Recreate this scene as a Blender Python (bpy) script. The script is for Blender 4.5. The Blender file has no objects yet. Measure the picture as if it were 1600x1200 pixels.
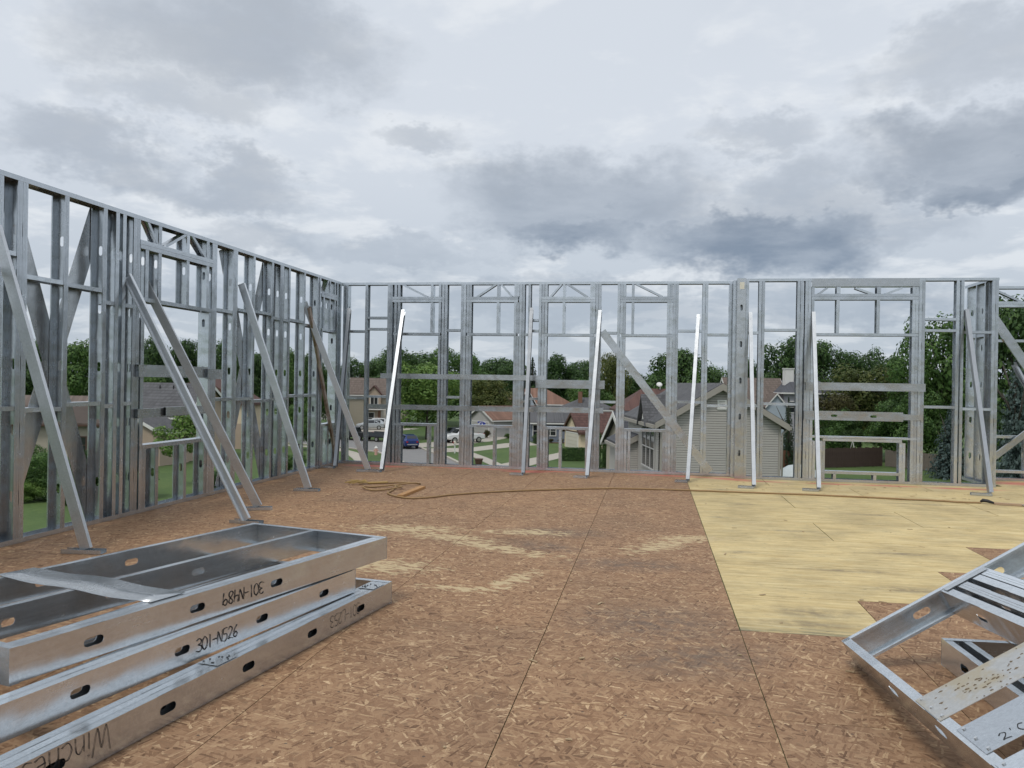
import bpy, bmesh, math, random
from mathutils import Vector, Matrix

R = math.radians
random.seed(7)
sc = bpy.context.scene
COL = sc.collection
PI = math.pi

# ------------------------------------------------------------------ camera
PSI = math.atan(220 / 1300.0)          # camera looks this far left of the +Y wall direction
RHO = R(0.95)                          # slight roll of the hand-held phone
EYE = Vector((0, 0, 1.56))
_F = Vector((-math.sin(PSI), math.cos(PSI), 0)); _R = Vector((math.cos(PSI), math.sin(PSI), 0)); _Z = Vector((0, 0, 1))
_a = math.atan(1.6 / 1300)
_fw = _F * math.cos(_a) - _Z * math.sin(_a); _up = _Z * math.cos(_a) + _F * math.sin(_a)
_cx = _R * math.cos(RHO) + _up * math.sin(RHO); _cy = _up * math.cos(RHO) - _R * math.sin(RHO)
cam = bpy.data.cameras.new('camera')
cam.sensor_width = 36.0; cam.lens = 36.0 * 1300 / 1600; cam.clip_end = 6000; cam.clip_start = 0.05
cam_o = bpy.data.objects.new('camera', cam); COL.objects.link(cam_o)
M = Matrix.Identity(4)
for i in range(3):
    M[i][0] = _cx[i]; M[i][1] = _cy[i]; M[i][2] = -_fw[i]; M[i][3] = EYE[i]
cam_o.matrix_world = M
sc.camera = cam_o

# ------------------------------------------------------------------ node helper
class NT:
    def __init__(s, tree): s.t = tree; s.L = tree.links
    def n(s, typ, ins=None, **props):
        nd = s.t.nodes.new('ShaderNode' + typ)
        for k, v in props.items(): setattr(nd, k, v)
        for k, v in (ins or {}).items(): s.put(nd.inputs[k], v)
        return nd
    def put(s, sock, v):
        if isinstance(v, bpy.types.NodeSocket): s.L.new(v, sock)
        elif isinstance(v, bpy.types.Node): s.L.new(v.outputs[0], sock)
        else: sock.default_value = v
    def m(s, op, a, b=0.0, c=0.0, clamp=False):
        nd = s.n('Math', operation=op, use_clamp=clamp)
        s.put(nd.inputs[0], a); s.put(nd.inputs[1], b); s.put(nd.inputs[2], c)
        return nd.outputs[0]
    def mix(s, f, a, b, blend='MIX'):
        nd = s.n('Mix', data_type='RGBA', blend_type=blend)
        s.put(nd.inputs[0], f); s.put(nd.inputs[6], a); s.put(nd.inputs[7], b)
        return nd.outputs[2]
    def ramp(s, f, stops, interp='LINEAR'):
        nd = s.n('ValToRGB'); cr = nd.color_ramp; cr.interpolation = interp
        while len(cr.elements) < len(stops): cr.elements.new(0.5)
        for e, (p, c) in zip(cr.elements, stops):
            e.position = p; e.color = (c if len(c) == 4 else (*c, 1))
        s.put(nd.inputs[0], f)
        return nd.outputs[0]
    def smooth(s, v, a, b, lo=0.0, hi=1.0):
        nd = s.n('MapRange', interpolation_type='SMOOTHSTEP')
        s.put(nd.inputs[0], v); nd.inputs[1].default_value = a; nd.inputs[2].default_value = b
        nd.inputs[3].default_value = lo; nd.inputs[4].default_value = hi
        return nd.outputs[0]
    def noise(s, vec, scale, detail=4, rough=0.55, dist=0.0, out=0, dims='3D'):
        nd = s.n('TexNoise', noise_dimensions=dims)
        if vec is not None: s.put(nd.inputs['Vector'], vec)
        nd.inputs['Scale'].default_value = scale; nd.inputs['Detail'].default_value = detail
        nd.inputs['Roughness'].default_value = rough; nd.inputs['Distortion'].default_value = dist
        return nd.outputs[out]
    def map(s, vec, loc=(0, 0, 0), rot=(0, 0, 0), scale=(1, 1, 1), typ='POINT'):
        nd = s.n('Mapping', vector_type=typ)
        s.put(nd.inputs[0], vec)
        nd.inputs['Location'].default_value = loc; nd.inputs['Rotation'].default_value = rot; nd.inputs['Scale'].default_value = scale
        return nd.outputs[0]

# ------------------------------------------------------------------ sky, sun, exposure
SUN_EL, SUN_AZ = R(58), R(205)         # azimuth clockwise from +Y: sun behind the camera, a little left, above thin cloud
world = bpy.data.worlds.new('World'); sc.world = world; world.use_nodes = True
w = NT(world.node_tree); world.node_tree.nodes.clear()
gen = w.n('TexCoord').outputs['Generated']
sep = w.n('SeparateXYZ', {0: gen})
X, Y, Z = sep.outputs
el = w.m('ARCSINE', Z); az = w.m('ARCTAN2', X, Y)
zc = w.m('ADD', w.m('MAXIMUM', Z, 0.0), 0.16)
pl = w.n('CombineXYZ', {0: w.m('DIVIDE', X, zc), 1: w.m('DIVIDE', Y, zc), 2: 0.37}).outputs[0]
f1 = w.noise(pl, 0.85, 5, 0.55, 0.35)
f2 = w.noise(w.map(pl, (3.1, 1.7, 4.0)), 2.6, 5, 0.6, 0.2)
wv = w.n('CombineXYZ', {0: az, 1: w.m('MULTIPLY', el, 1.6), 2: 0.0}).outputs[0]
wa = w.m('MULTIPLY', w.m('SUBTRACT', w.noise(wv, 6.5, 5, 0.62), 0.5), 0.26)
wb = w.m('MULTIPLY', w.m('SUBTRACT', w.noise(w.map(wv, (7, 3, 1)), 8.0, 5, 0.66), 0.5), 0.17)
azw = w.m('ADD', az, wa); elw = w.m('ADD', el, wb)
# grey cloud undersides: azimuth, elevation, half width, half height (radians), weight
CL = [(-0.486, 0.370, 0.140, 0.050, 0.50), (-0.539, 0.296, 0.080, 0.024, 0.34), (-0.647, 0.233, 0.078, 0.027, 0.45), (-0.504, 0.218, 0.080, 0.023, 0.42),
      (-0.455, 0.162, 0.060, 0.019, 0.30), (-0.283, 0.281, 0.047, 0.016, 0.34), (-0.094, 0.212, 0.130, 0.046, 0.60), (-0.094, 0.186, 0.085, 0.027, 0.82),
      (0.121, 0.171, 0.108, 0.038, 0.80), (0.162, 0.198, 0.104, 0.044, 0.42), (0.126, 0.280, 0.055, 0.020, 0.34), (0.333, 0.338, 0.075, 0.029, 0.36),
      (0.334, 0.245, 0.085, 0.036, 0.68), (0.341, 0.215, 0.075, 0.022, 0.82), (-0.308, 0.148, 0.082, 0.014, 0.20), (0.262, 0.172, 0.072, 0.021, 0.32),
      (-0.092, 0.092, 0.228, 0.019, 0.25), (-0.536, 0.086, 0.133, 0.018, 0.25), (0.225, 0.090, 0.098, 0.018, 0.30), (0.114, 0.150, 0.098, 0.016, 0.55)]
rs = random.Random(11)
for k in range(9):                     # the same kind of cloud goes on round the rest of the sky
    a_ = 0.8 + k * (2 * PI - 1.9) / 8
    CL.append((a_ if a_ < PI else a_ - 2 * PI, rs.uniform(0.15, 0.40), rs.uniform(0.12, 0.2), rs.uniform(0.03, 0.06), rs.uniform(0.4, 0.6)))
acc = None
vw = w.n('CombineXYZ', {0: azw, 1: elw, 2: 0.0}).outputs[0]
for (a0, e0, ha, he, wt) in CL:
    q = w.map(vw, (a0, e0, 0), (0, 0, 0), (ha, he, 1), 'TEXTURE')
    r2 = w.n('VectorMath', {0: q, 1: q}, operation='DOT_PRODUCT').outputs['Value']
    g = w.smooth(r2, 2.6, 0.0, 0.0, wt)
    acc = g if acc is None else w.m('MAXIMUM', acc, g)
dark = w.m('ADD', w.m('MULTIPLY', acc, w.smooth(f2, 0.25, 0.62, 0.75, 1.25)), w.smooth(f1, 0.54, 0.80, 0.0, 0.14))
dark = w.m('MINIMUM', dark, 1.0)
lowband = w.smooth(el, 0.32, 0.0, 0.0, 1.0)
base = w.mix(lowband, (0.70, 0.75, 0.82, 1), (0.50, 0.565, 0.645, 1))
puff = w.m('MULTIPLY', w.smooth(f2, 0.48, 0.64), w.smooth(el, 0.03, 0.2, 0.4, 0.8))
base = w.mix(puff, base, (0.83, 0.865, 0.905, 1))
dcol = w.mix(lowband, (0.31, 0.355, 0.42, 1), (0.145, 0.215, 0.325, 1))
cloudc = w.mix(dark, base, dcol)
sky = w.n('TexSky', sky_type='NISHITA', sun_disc=False, sun_elevation=SUN_EL, sun_rotation=SUN_AZ)
bg1 = w.n('Background', {'Color': sky.outputs[0], 'Strength': 0.10})
bg2 = w.n('Background', {'Color': cloudc, 'Strength': 1.0})
msh = w.n('MixShader', {0: 0.94, 1: bg1.outputs[0], 2: bg2.outputs[0]})
w.L.new(msh.outputs[0], w.n('OutputWorld').inputs[0])

sun = bpy.data.lights.new('sun', 'SUN'); sun.energy = 1.4; sun.angle = R(14); sun.color = (1.0, 0.965, 0.91)
sun_o = bpy.data.objects.new('sun', sun); COL.objects.link(sun_o)
sd = Vector((math.sin(SUN_AZ) * math.cos(SUN_EL), math.cos(SUN_AZ) * math.cos(SUN_EL), math.sin(SUN_EL)))
sun_o.rotation_euler = sd.to_track_quat('Z', 'Y').to_euler()
world.cycles.sampling_method = 'MANUAL'; world.cycles.sample_map_resolution = 512
vs = sc.view_settings
vs.view_transform = 'Standard'; vs.look = 'None'; vs.exposure = 0.0; vs.gamma = 1.0; vs.use_curve_mapping = False
sc.cycles.max_bounces = 5; sc.cycles.diffuse_bounces = 2; sc.cycles.glossy_bounces = 3
sc.cycles.use_adaptive_sampling = True; sc.cycles.adaptive_threshold = 0.02
sc.cycles.transparent_max_bounces = 6; sc.cycles.caustics_reflective = False; sc.cycles.caustics_refractive = False

# ------------------------------------------------------------------ materials
MATS = {}
def newmat(name):
    m = bpy.data.materials.new(name); m.use_nodes = True; m.node_tree.nodes.clear()
    t = NT(m.node_tree); o = t.n('OutputMaterial'); b = t.n('BsdfPrincipled')
    t.L.new(b.outputs[0], o.inputs[0]); MATS[name] = m
    return m, t, b, o
def plain(name, col, rough=0.6, metal=0.0, var=0.12, scale=6.0, bump=0.0, spec=0.4):
    m, t, b, o = newmat(name)
    tc = t.n('TexCoord').outputs['Object']
    nz = t.noise(tc, scale, 5, 0.6)
    c = t.mix(nz, tuple(x * (1 - var) for x in col) + (1,), tuple(min(1, x * (1 + var)) for x in col) + (1,))
    t.put(b.inputs['Base Color'], c); b.inputs['Roughness'].default_value = rough; b.inputs['Metallic'].default_value = metal
    b.inputs['Specular IOR Level'].default_value = spec
    if bump:
        bp = t.n('Bump', {'Height': nz, 'Strength': bump, 'Distance': 0.02}); t.put(b.inputs['Normal'], bp.outputs[0])
    return m
def steel(name, base, rough, wave=0.25, dirt=0.0, dcol=(0.24, 0.15, 0.09)):
    m, t, b, o = newmat(name)
    pos = t.n('NewGeometry').outputs['Position']; ob = t.n('TexCoord').outputs['Object']
    oi = t.n('ObjectInfo').outputs['Random']
    spv = t.n('SeparateColor', {0: t.n('TexVoronoi', {'Vector': pos, 'Scale': 90.0}).outputs['Color']}).outputs[0]
    st = t.noise(pos, 4.0, 6, 0.68)
    roll = t.noise(t.map(ob, scale=(55, 55, 1.3)), 1.0, 3, 0.6)      # mill lines along the member
    v = t.m('ADD', t.m('MULTIPLY', spv, 0.10), t.m('ADD', t.m('MULTIPLY', st, 0.15), t.m('MULTIPLY', oi, 0.30)))
    k = t.m('ADD', t.m('ADD', v, t.m('MULTIPLY', roll, 0.14)), 0.60)
    c = t.n('VectorMath', operation='SCALE'); c.inputs[0].default_value = base; t.put(c.inputs['Scale'], k)
    cc = c.outputs[0]
    if dirt:
        cc = t.mix(t.m('MULTIPLY', t.smooth(st, 0.42, 0.62), dirt), cc, (*dcol, 1))
    t.put(b.inputs['Base Color'], cc); b.inputs['Metallic'].default_value = 0.88 if not dirt else 0.7
    t.put(b.inputs['Roughness'], t.m('ADD', t.m('ADD', t.m('MULTIPLY', st, 0.16), t.m('MULTIPLY', roll, 0.08)), rough - 0.12))
    wob = t.noise(pos, 3.0, 2, 0.5)
    bp = t.n('Bump', {'Height': wob, 'Strength': wave, 'Distance': 0.03}); t.put(b.inputs['Normal'], bp.outputs[0])
    return m
steel('galvanized', (0.61, 0.65, 0.685), 0.25, 0.40)
steel('galvanized_bright', (0.74, 0.78, 0.81), 0.24, 0.50)
steel('galvanized_web', (0.58, 0.605, 0.62), 0.25, 0.40)
steel('kicker_steel', (0.70, 0.725, 0.745), 0.33, 0.20)
steel('brace_steel', (0.40, 0.42, 0.44), 0.38, 0.15)
steel('rusty_steel', (0.50, 0.42, 0.36), 0.5, 0.3, 0.85)

def blob(t, pos, cx, cy, ang, a, b, soft=0.35):
    v = t.map(pos, (cx, cy, 0), (0, 0, R(ang)), (a, b, 1000.0), 'TEXTURE')
    ln = t.n('VectorMath', {0: v}, operation='LENGTH').outputs['Value']
    return t.smooth(ln, 1.0, soft)
SAW = [(-2.55, 8.5, 4, 1.0, 0.42), (-1.45, 7.75, -29, 1.15, 0.26), (-1.25, 8.62, 8, 0.75, 0.28), (-2.0, 8.15, -12, 0.85, 0.30), (0.12, 8.25, 54, 1.0, 0.28),
       (-1.42, 6.15, 0, 0.50, 0.16), (-1.06, 6.5, 70, 0.70, 0.17), (-2.2, 6.75, 0, 0.75, 0.45), (0.38, 8.7, 20, 0.7, 0.25)]
DRK = [(0.05, 5.55, 10, 0.9, 0.75), (-0.95, 8.7, 0, 0.8, 0.45), (1.15, 6.05, 0, 0.55, 0.22), (-1.0, 7.9, -30, 0.7, 0.4), (0.3, 4.9, 30, 0.8, 0.5), (-0.2, 7.3, 0, 0.9, 0.4),
       (1.5, 9.45, 2, 0.5, 0.10), (2.7, 10.9, 0, 0.5, 0.10), (1.1, 12.95, 0, 0.5, 0.12), (1.7, 7.5, 0, 0.6, 0.10), (0.85, 8.1, 5, 0.25, 0.12), (3.6, 12.1, 0, 0.7, 0.10), (1.0, 5.75, 0, 0.55, 0.14), (2.0, 6.9, 0, 0.5, 0.16), (1.2, 11.4, 0, 0.35, 0.08), (2.4, 8.4, 3, 0.6, 0.12), (0.8, 10.2, 0, 0.2, 0.10)]
RED = [(0.95, 14.56, -1, 0.75, 0.11), (1.75, 14.26, -1, 0.65, 0.12), (2.9, 14.24, 0, 0.6, 0.13), (3.8, 14.26, 0, 0.7, 0.14), (4.9, 14.2, 1, 0.8, 0.16), (6.4, 15.3, 0, 1.2, 0.40),
       (-3.2, 14.72, 0, 1.1, 0.10), (-5.0, 14.6, 0, 0.8, 0.22), (-2.2, 14.52, 0, 0.55, 0.20), (-1.7, 14.7, 0, 0.8, 0.10), (0.2, 14.66, 0, 0.8, 0.12), (1.35, 14.42, 0, 0.5, 0.14)]
def floor_marks(t, pos, col):
    n1 = t.noise(pos, 9.0, 7, 0.68); n2 = t.noise(t.map(pos, (5, 2, 0)), 2.2, 5, 0.6)
    def uni(lst, soft):
        a = None
        for q in lst:
            g = blob(t, pos, *q, soft)
            a = g if a is None else t.m('MAXIMUM', a, g)
        return a
    d = t.m('MULTIPLY', uni(DRK, 0.0), t.smooth(n1, 0.25, 0.7))
    col = t.mix(t.m('MULTIPLY', d, 0.68), col, (0.105, 0.09, 0.08, 1))
    n3 = t.noise(t.map(t.map(pos, (1, 8, 0), (0, 0, R(14))), scale=(1, 2.4, 1)), 8.0, 7, 0.68)
    s = t.m('ADD', t.m('MULTIPLY', uni(SAW, 0.0), 0.85), t.m('MULTIPLY', t.m('SUBTRACT', n3, 0.5), 5.5))
    s = t.m('MULTIPLY', s, t.smooth(uni(SAW, 0.0), 0.0, 0.12))
    col = t.mix(t.m('MULTIPLY', t.smooth(s, 0.42, 0.72), 0.82), col, (0.58, 0.46, 0.27, 1))
    rr = t.m('MULTIPLY', uni(RED, 0.35), t.smooth(n1, 0.22, 0.52))
    col = t.mix(t.m('MULTIPLY', rr, 0.75), col, (0.58, 0.14, 0.12, 1))
    return col
def osb():
    m, t, b, o = newmat('osb')
    pos = t.n('NewGeometry').outputs['Position']
    oi = t.n('ObjectInfo').outputs['Random']
    off = t.n('CombineXYZ', {0: t.m('MULTIPLY', oi, 37.0), 1: t.m('MULTIPLY', oi, 91.0), 2: 0.0}).outputs[0]
    p2 = t.n('VectorMath', {0: pos, 1: off}, operation='ADD').outputs[0]
    wz = t.n('TexNoise'); t.put(wz.inputs['Vector'], p2); wz.inputs['Scale'].default_value = 14.0; wz.inputs['Detail'].default_value = 4.0
    pw = t.n('VectorMath', {0: wz.outputs['Color'], 1: (0.007, 0.007, 0.0)}, operation='MULTIPLY').outputs[0]
    p3 = t.n('VectorMath', {0: p2, 1: pw}, operation='ADD').outputs[0]
    stops = [(0.0, (0.125, 0.067, 0.037)), (0.12, (0.25, 0.143, 0.080)), (0.5, (0.338, 0.203, 0.116)), (0.86, (0.41, 0.262, 0.152)), (0.96, (0.54, 0.375, 0.22)), (1.0, (0.74, 0.55, 0.35))]
    fine = t.noise(t.map(p3, scale=(1, 2.2, 1)), 75.0, 4, 0.75)
    col = t.ramp(fine, [(0.25, (0.195, 0.115, 0.066)), (0.75, (0.37, 0.236, 0.138))])
    hgt = None
    for i, (ang, sx, sy, thr) in enumerate([(4, 8, 30, 0.25), (-48, 8.5, 33, 0.45), (36, 8, 31, 0.50), (80, 10, 42, 0.58), (-20, 7, 28, 0.62), (62, 12, 54, 0.62), (14, 9, 72, 0.66), (-70, 12, 84, 0.72)]):
        rv = t.map(p3, (i * 3.7, i * 1.9, 0), (0, 0, R(ang)))
        v = t.map(rv, scale=(sx, sy, 1))
        vo = t.n('TexVoronoi', {'Vector': v, 'Scale': 1.0, 'Randomness': 0.95}, voronoi_dimensions='2D', distance='CHEBYCHEV')
        cs = t.n('SeparateColor', {0: vo.outputs['Color']})
        inside = t.smooth(vo.outputs['Distance'], 0.47, 0.40)
        mk = t.m('MULTIPLY', t.m('GREATER_THAN', cs.outputs[0], thr), inside)
        col = t.mix(t.m('MULTIPLY', mk, 0.96), col, t.ramp(t.m('ADD', t.m('MULTIPLY', cs.outputs[1], 0.94), t.m('MULTIPLY', t.m('SUBTRACT', fine, 0.42), 0.38)), stops))
        hh = t.m('MULTIPLY', mk, t.m('ADD', cs.outputs[2], 0.3))
        hgt = hh if hgt is None else t.m('MAXIMUM', t.m('MULTIPLY', hgt, 0.8), hh)
    big = t.noise(pos, 0.9, 4, 0.6)
    col = t.mix(0.55, col, t.ramp(big, [(0.3, (0.72, 0.72, 0.72)), (0.7, (1.12, 1.08, 1.02))]), 'MULTIPLY')
    col = t.mix(0.5, col, t.ramp(oi, [(0.0, (0.86, 0.86, 0.88)), (1.0, (1.1, 1.06, 1.0))]), 'MULTIPLY')
    gd = t.n('VectorMath', {0: t.n('VectorMath', {0: t.map(pos, scale=(1 / .2033, 1 / .61, 0))}, operation='FRACTION').outputs[0], 1: (0.5, 0.5, 0.0)}, operation='SUBTRACT').outputs[0]
    sd_ = t.n('VectorMath', {0: t.map(gd, scale=(.2033, .61, 0))}, operation='LENGTH').outputs['Value']
    col = t.mix(t.m('MULTIPLY', t.smooth(sd_, 0.0085, 0.0055), 0.75), col, (0.06, 0.05, 0.045, 1))      # screw rows over the joists
    col = floor_marks(t, pos, col)
    t.put(b.inputs['Base Color'], col); b.inputs['Roughness'].default_value = 0.72; b.inputs['Specular IOR Level'].default_value = 0.25
    bp = t.n('Bump', {'Height': hgt, 'Strength': 0.5, 'Distance': 0.002}); t.put(b.inputs['Normal'], bp.outputs[0])
osb()
def ply():
    m, t, b, o = newmat('plywood')
    pos = t.n('NewGeometry').outputs['Position']
    oi = t.n('ObjectInfo').outputs['Random']
    off = t.n('CombineXYZ', {0: t.m('MULTIPLY', oi, 31.0), 1: t.m('MULTIPLY', oi, 57.0), 2: 0.0}).outputs[0]
    p2 = t.n('VectorMath', {0: pos, 1: off}, operation='ADD').outputs[0]
    g1 = t.noise(t.map(p2, scale=(0.9, 9, 1)), 2.2, 8, 0.72, 0.7)
    g2 = t.noise(t.map(p2, (4, 9, 0), scale=(1.3, 15, 1)), 2.2, 6, 0.72, 0.9)
    g3 = t.noise(t.map(p2, (8, 3, 0), scale=(3.2, 16, 1)), 2.6, 4, 0.6)
    col = t.ramp(g1, [(0.28, (0.40, 0.285, 0.125)), (0.42, (0.565, 0.435, 0.205)), (0.55, (0.655, 0.53, 0.275)), (0.72, (0.76, 0.655, 0.38))])
    col = t.mix(t.m('MULTIPLY', t.smooth(g2, 0.55, 0.64), 0.48), col, (0.34, 0.25, 0.135, 1))
    col = t.mix(t.m('MULTIPLY', t.smooth(g3, 0.645, 0.70), 0.85), col, (0.13, 0.095, 0.06, 1))
    g4 = t.noise(pos, 1.4, 6, 0.7)
    col = t.mix(0.85, col, t.ramp(g4, [(0.30, (0.66, 0.655, 0.68)), (0.58, (1.05, 1.04, 1.04))]), 'MULTIPLY')
    ypos = t.n('SeparateXYZ', {0: pos}).outputs[1]
    edge = t.m('MULTIPLY', t.smooth(ypos, 5.72, 5.5), t.smooth(g2, 0.42, 0.58))
    col = t.mix(t.m('MULTIPLY', edge, 0.7), col, (0.16, 0.17, 0.12, 1))
    col = t.mix(0.6, col, t.ramp(oi, [(0.0, (0.88, 0.87, 0.86)), (1.0, (1.05, 1.03, 1.0))]), 'MULTIPLY')
    col = floor_marks(t, pos, col)
    t.put(b.inputs['Base Color'], col); b.inputs['Roughness'].default_value = 0.65; b.inputs['Specular IOR Level'].default_value = 0.25
    bp = t.n('Bump', {'Height': g2, 'Strength': 0.25, 'Distance': 0.003}); t.put(b.inputs['Normal'], bp.outputs[0])
ply()
plain('deck_gap', (0.055, 0.10, 0.035), 0.9)
plain('lap_shadow_backing', (0.055, 0.05, 0.046), 0.9)  # near-black wall behind the siding boards, painted shade for the lap shadow lines
plain('ink', (0.012, 0.011, 0.011), 0.6)
plain('rope', (0.33, 0.215, 0.105), 0.8, var=0.3, scale=60)
plain('pale_scrap', (0.44, 0.33, 0.20), 0.8, var=0.4, scale=3)
plain('frayed', (0.42, 0.29, 0.11), 0.8, var=0.3, scale=60)
plain('lumber', (0.46, 0.25, 0.10), 0.65, var=0.25, scale=14)
plain('black_plastic', (0.02, 0.02, 0.022), 0.45)
plain('webbing', (0.42, 0.30, 0.20), 0.8)
plain('mud', (0.16, 0.125, 0.08), 0.9, var=0.4, scale=40)
plain('white_tape', (0.72, 0.71, 0.62), 0.6)
plain('asphalt', (0.225, 0.22, 0.215), 0.85, var=0.16, scale=1.2, bump=0.15)
plain('concrete', (0.42, 0.385, 0.33), 0.85, var=0.12, scale=1.5)
plain('soil', (0.11, 0.075, 0.05), 0.95, var=0.3, scale=3)
plain('bark', (0.065, 0.055, 0.045), 0.9, var=0.35, scale=8)
plain('white_trim', (0.74, 0.73, 0.70), 0.5, var=0.05)
plain('tan_trim', (0.36, 0.33, 0.29), 0.55, var=0.06)
plain('brown_trim', (0.10, 0.055, 0.04), 0.55, var=0.1)
plain('wood_dark', (0.070, 0.046, 0.038), 0.8, var=0.4, scale=5)
plain('wood_red', (0.17, 0.075, 0.045), 0.8, var=0.4, scale=5)
plain('wood_grey', (0.17, 0.145, 0.12), 0.85, var=0.35, scale=5)
plain('garage_white', (0.66, 0.61, 0.53), 0.5, var=0.05)
plain('brick', (0.22, 0.12, 0.08), 0.85, var=0.3, scale=9)
plain('bin_blue', (0.018, 0.025, 0.085), 0.4)
plain('hydrant_paint', (0.62, 0.36, 0.30), 0.5)
plain('flower', (0.38, 0.06, 0.08), 0.7, var=0.5, scale=12)
plain('blue_cloth', (0.04, 0.06, 0.36), 0.7); plain('white_cloth', (0.74, 0.74, 0.76), 0.7)
plain('tarp', (0.46, 0.50, 0.50), 0.5)
plain('rubber', (0.018, 0.018, 0.018), 0.8); plain('rim', (0.55, 0.56, 0.57), 0.3, 0.9)
plain('paint_blue', (0.022, 0.045, 0.17), 0.22, 0.3, spec=0.6); plain('paint_white', (0.72, 0.73, 0.73), 0.25, spec=0.6)
plain('paint_black', (0.016, 0.017, 0.02), 0.22, spec=0.6); plain('paint_silver', (0.52, 0.55, 0.57), 0.25, 0.4)
plain('paint_dark', (0.05, 0.06, 0.07), 0.25, spec=0.6)
plain('tail_red', (0.35, 0.02, 0.02), 0.3); plain('head_lamp', (0.75, 0.76, 0.74), 0.15)
def glassmat():
    m, t, b, o = newmat('window_glass')
    b.inputs['Base Color'].default_value = (0.022, 0.026, 0.03, 1); b.inputs['Roughness'].default_value = 0.06; b.inputs['Specular IOR Level'].default_value = 0.7
glassmat()
def siding(name, col, board=0.11):
    m, t, b, o = newmat(name)
    tc = t.n('TexCoord').outputs['Object']
    z = t.n('SeparateXYZ', {0: tc}).outputs[2]
    fr = t.m('FRACT', t.m('DIVIDE', z, board))
    nz = t.noise(t.map(tc, scale=(0.4, 0.4, 9)), 1.0, 4)
    c = t.mix(nz, tuple(x * 0.92 for x in col) + (1,), tuple(min(1, x * 1.06) for x in col) + (1,))
    t.put(b.inputs['Base Color'], c); b.inputs['Roughness'].default_value = 0.6
    bp = t.n('Bump', {'Height': t.m('SUBTRACT', 1.0, fr), 'Strength': 0.9, 'Distance': 0.03}); t.put(b.inputs['Normal'], bp.outputs[0])
siding('siding_grey', (0.335, 0.315, 0.29)); siding('siding_pale', (0.44, 0.43, 0.41)); siding('siding_blue', (0.16, 0.185, 0.23)); siding('siding_lightblue', (0.36, 0.42, 0.47))
siding('siding_cream', (0.62, 0.52, 0.36)); siding('siding_tan', (0.40, 0.315, 0.235)); siding('siding_lavender', (0.40, 0.40, 0.43)); siding('siding_stucco', (0.36, 0.32, 0.25)); siding('siding_white', (0.68, 0.67, 0.63))
plain('siding_board', (0.43, 0.405, 0.37), 0.6, var=0.05, scale=2)
def shingle(name, col):
    m, t, b, o = newmat(name)
    tc = t.n('TexCoord').outputs['Object']
    br = t.n('TexBrick', {'Vector': t.map(tc, rot=(R(62), 0, 0)), 'Scale': 2.2, 'Color1': tuple(x * 0.78 for x in col) + (1,), 'Color2': tuple(x * 1.2 for x in col) + (1,), 'Mortar': tuple(x * 0.55 for x in col) + (1,), 'Mortar Size': 0.012, 'Brick Width': 0.33, 'Row Height': 0.15})
    nz = t.noise(tc, 0.7, 5, 0.65)
    c = t.mix(0.6, br.outputs[0], t.ramp(nz, [(0.3, (0.78, 0.78, 0.78)), (0.7, (1.12, 1.12, 1.12))]), 'MULTIPLY')
    t.put(b.inputs['Base Color'], c); b.inputs['Roughness'].default_value = 0.9
shingle('roof_grey', (0.105, 0.105, 0.11)); shingle('roof_brown', (0.215, 0.12, 0.085)); shingle('roof_darkbrown', (0.115, 0.06, 0.05)); shingle('roof_taupe', (0.16, 0.125, 0.105)); shingle('roof_slate', (0.085, 0.088, 0.10))
def grass():
    m, t, b, o = newmat('grass')
    pos = t.n('NewGeometry').outputs['Position']
    n1 = t.noise(pos, 0.12, 5, 0.6); n2 = t.noise(pos, 2.5, 6, 0.7)
    c = t.ramp(t.m('ADD', t.m('MULTIPLY', n1, 0.6), t.m('MULTIPLY', n2, 0.4)), [(0.3, (0.035, 0.065, 0.014)), (0.5, (0.065, 0.115, 0.024)), (0.7, (0.115, 0.165, 0.04))])
    t.put(b.inputs['Base Color'], c); b.inputs['Roughness'].default_value = 0.9
    bp = t.n('Bump', {'Height': n2, 'Strength': 0.6, 'Distance': 0.08}); t.put(b.inputs['Normal'], bp.outputs[0])
grass()
def leaf(name, lo, mid, hi):
    m, t, b, o = newmat(name)
    rnd = t.n('NewGeometry').outputs['Random Per Island']
    oi = t.n('ObjectInfo').outputs['Random']
    c = t.ramp(rnd, [(0.0, lo), (0.55, mid), (1.0, hi)])
    c = t.mix(0.5, c, t.ramp(oi, [(0.0, (0.8, 0.85, 0.85)), (1.0, (1.15, 1.1, 1.0))]), 'MULTIPLY')
    t.put(b.inputs['Base Color'], c); b.inputs['Roughness'].default_value = 0.55; b.inputs['Specular IOR Level'].default_value = 0.3
    tr = t.n('BsdfTranslucent', {'Color': c}); mx = t.n('MixShader', {0: 0.28, 1: b.outputs[0], 2: tr.outputs[0]})
    t.L.new(mx.outputs[0], o.inputs[0])
leaf('leaf_dark', (0.030, 0.062, 0.022), (0.054, 0.110, 0.032), (0.105, 0.183, 0.051))
leaf('leaf_mid', (0.043, 0.093, 0.024), (0.084, 0.166, 0.041), (0.155, 0.253, 0.068))
leaf('leaf_bright', (0.081, 0.154, 0.032), (0.142, 0.246, 0.054), (0.250, 0.358, 0.095))
leaf('leaf_olive', (0.055, 0.080, 0.022), (0.098, 0.128, 0.034), (0.160, 0.170, 0.052))
leaf('leaf_russet', (0.050, 0.042, 0.018), (0.082, 0.078, 0.028), (0.115, 0.120, 0.040))
leaf('needle_blue', (0.034, 0.058, 0.050), (0.070, 0.108, 0.100), (0.145, 0.205, 0.20))
leaf('needle_dark', (0.016, 0.032, 0.016), (0.030, 0.056, 0.024), (0.048, 0.08, 0.034))

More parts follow.
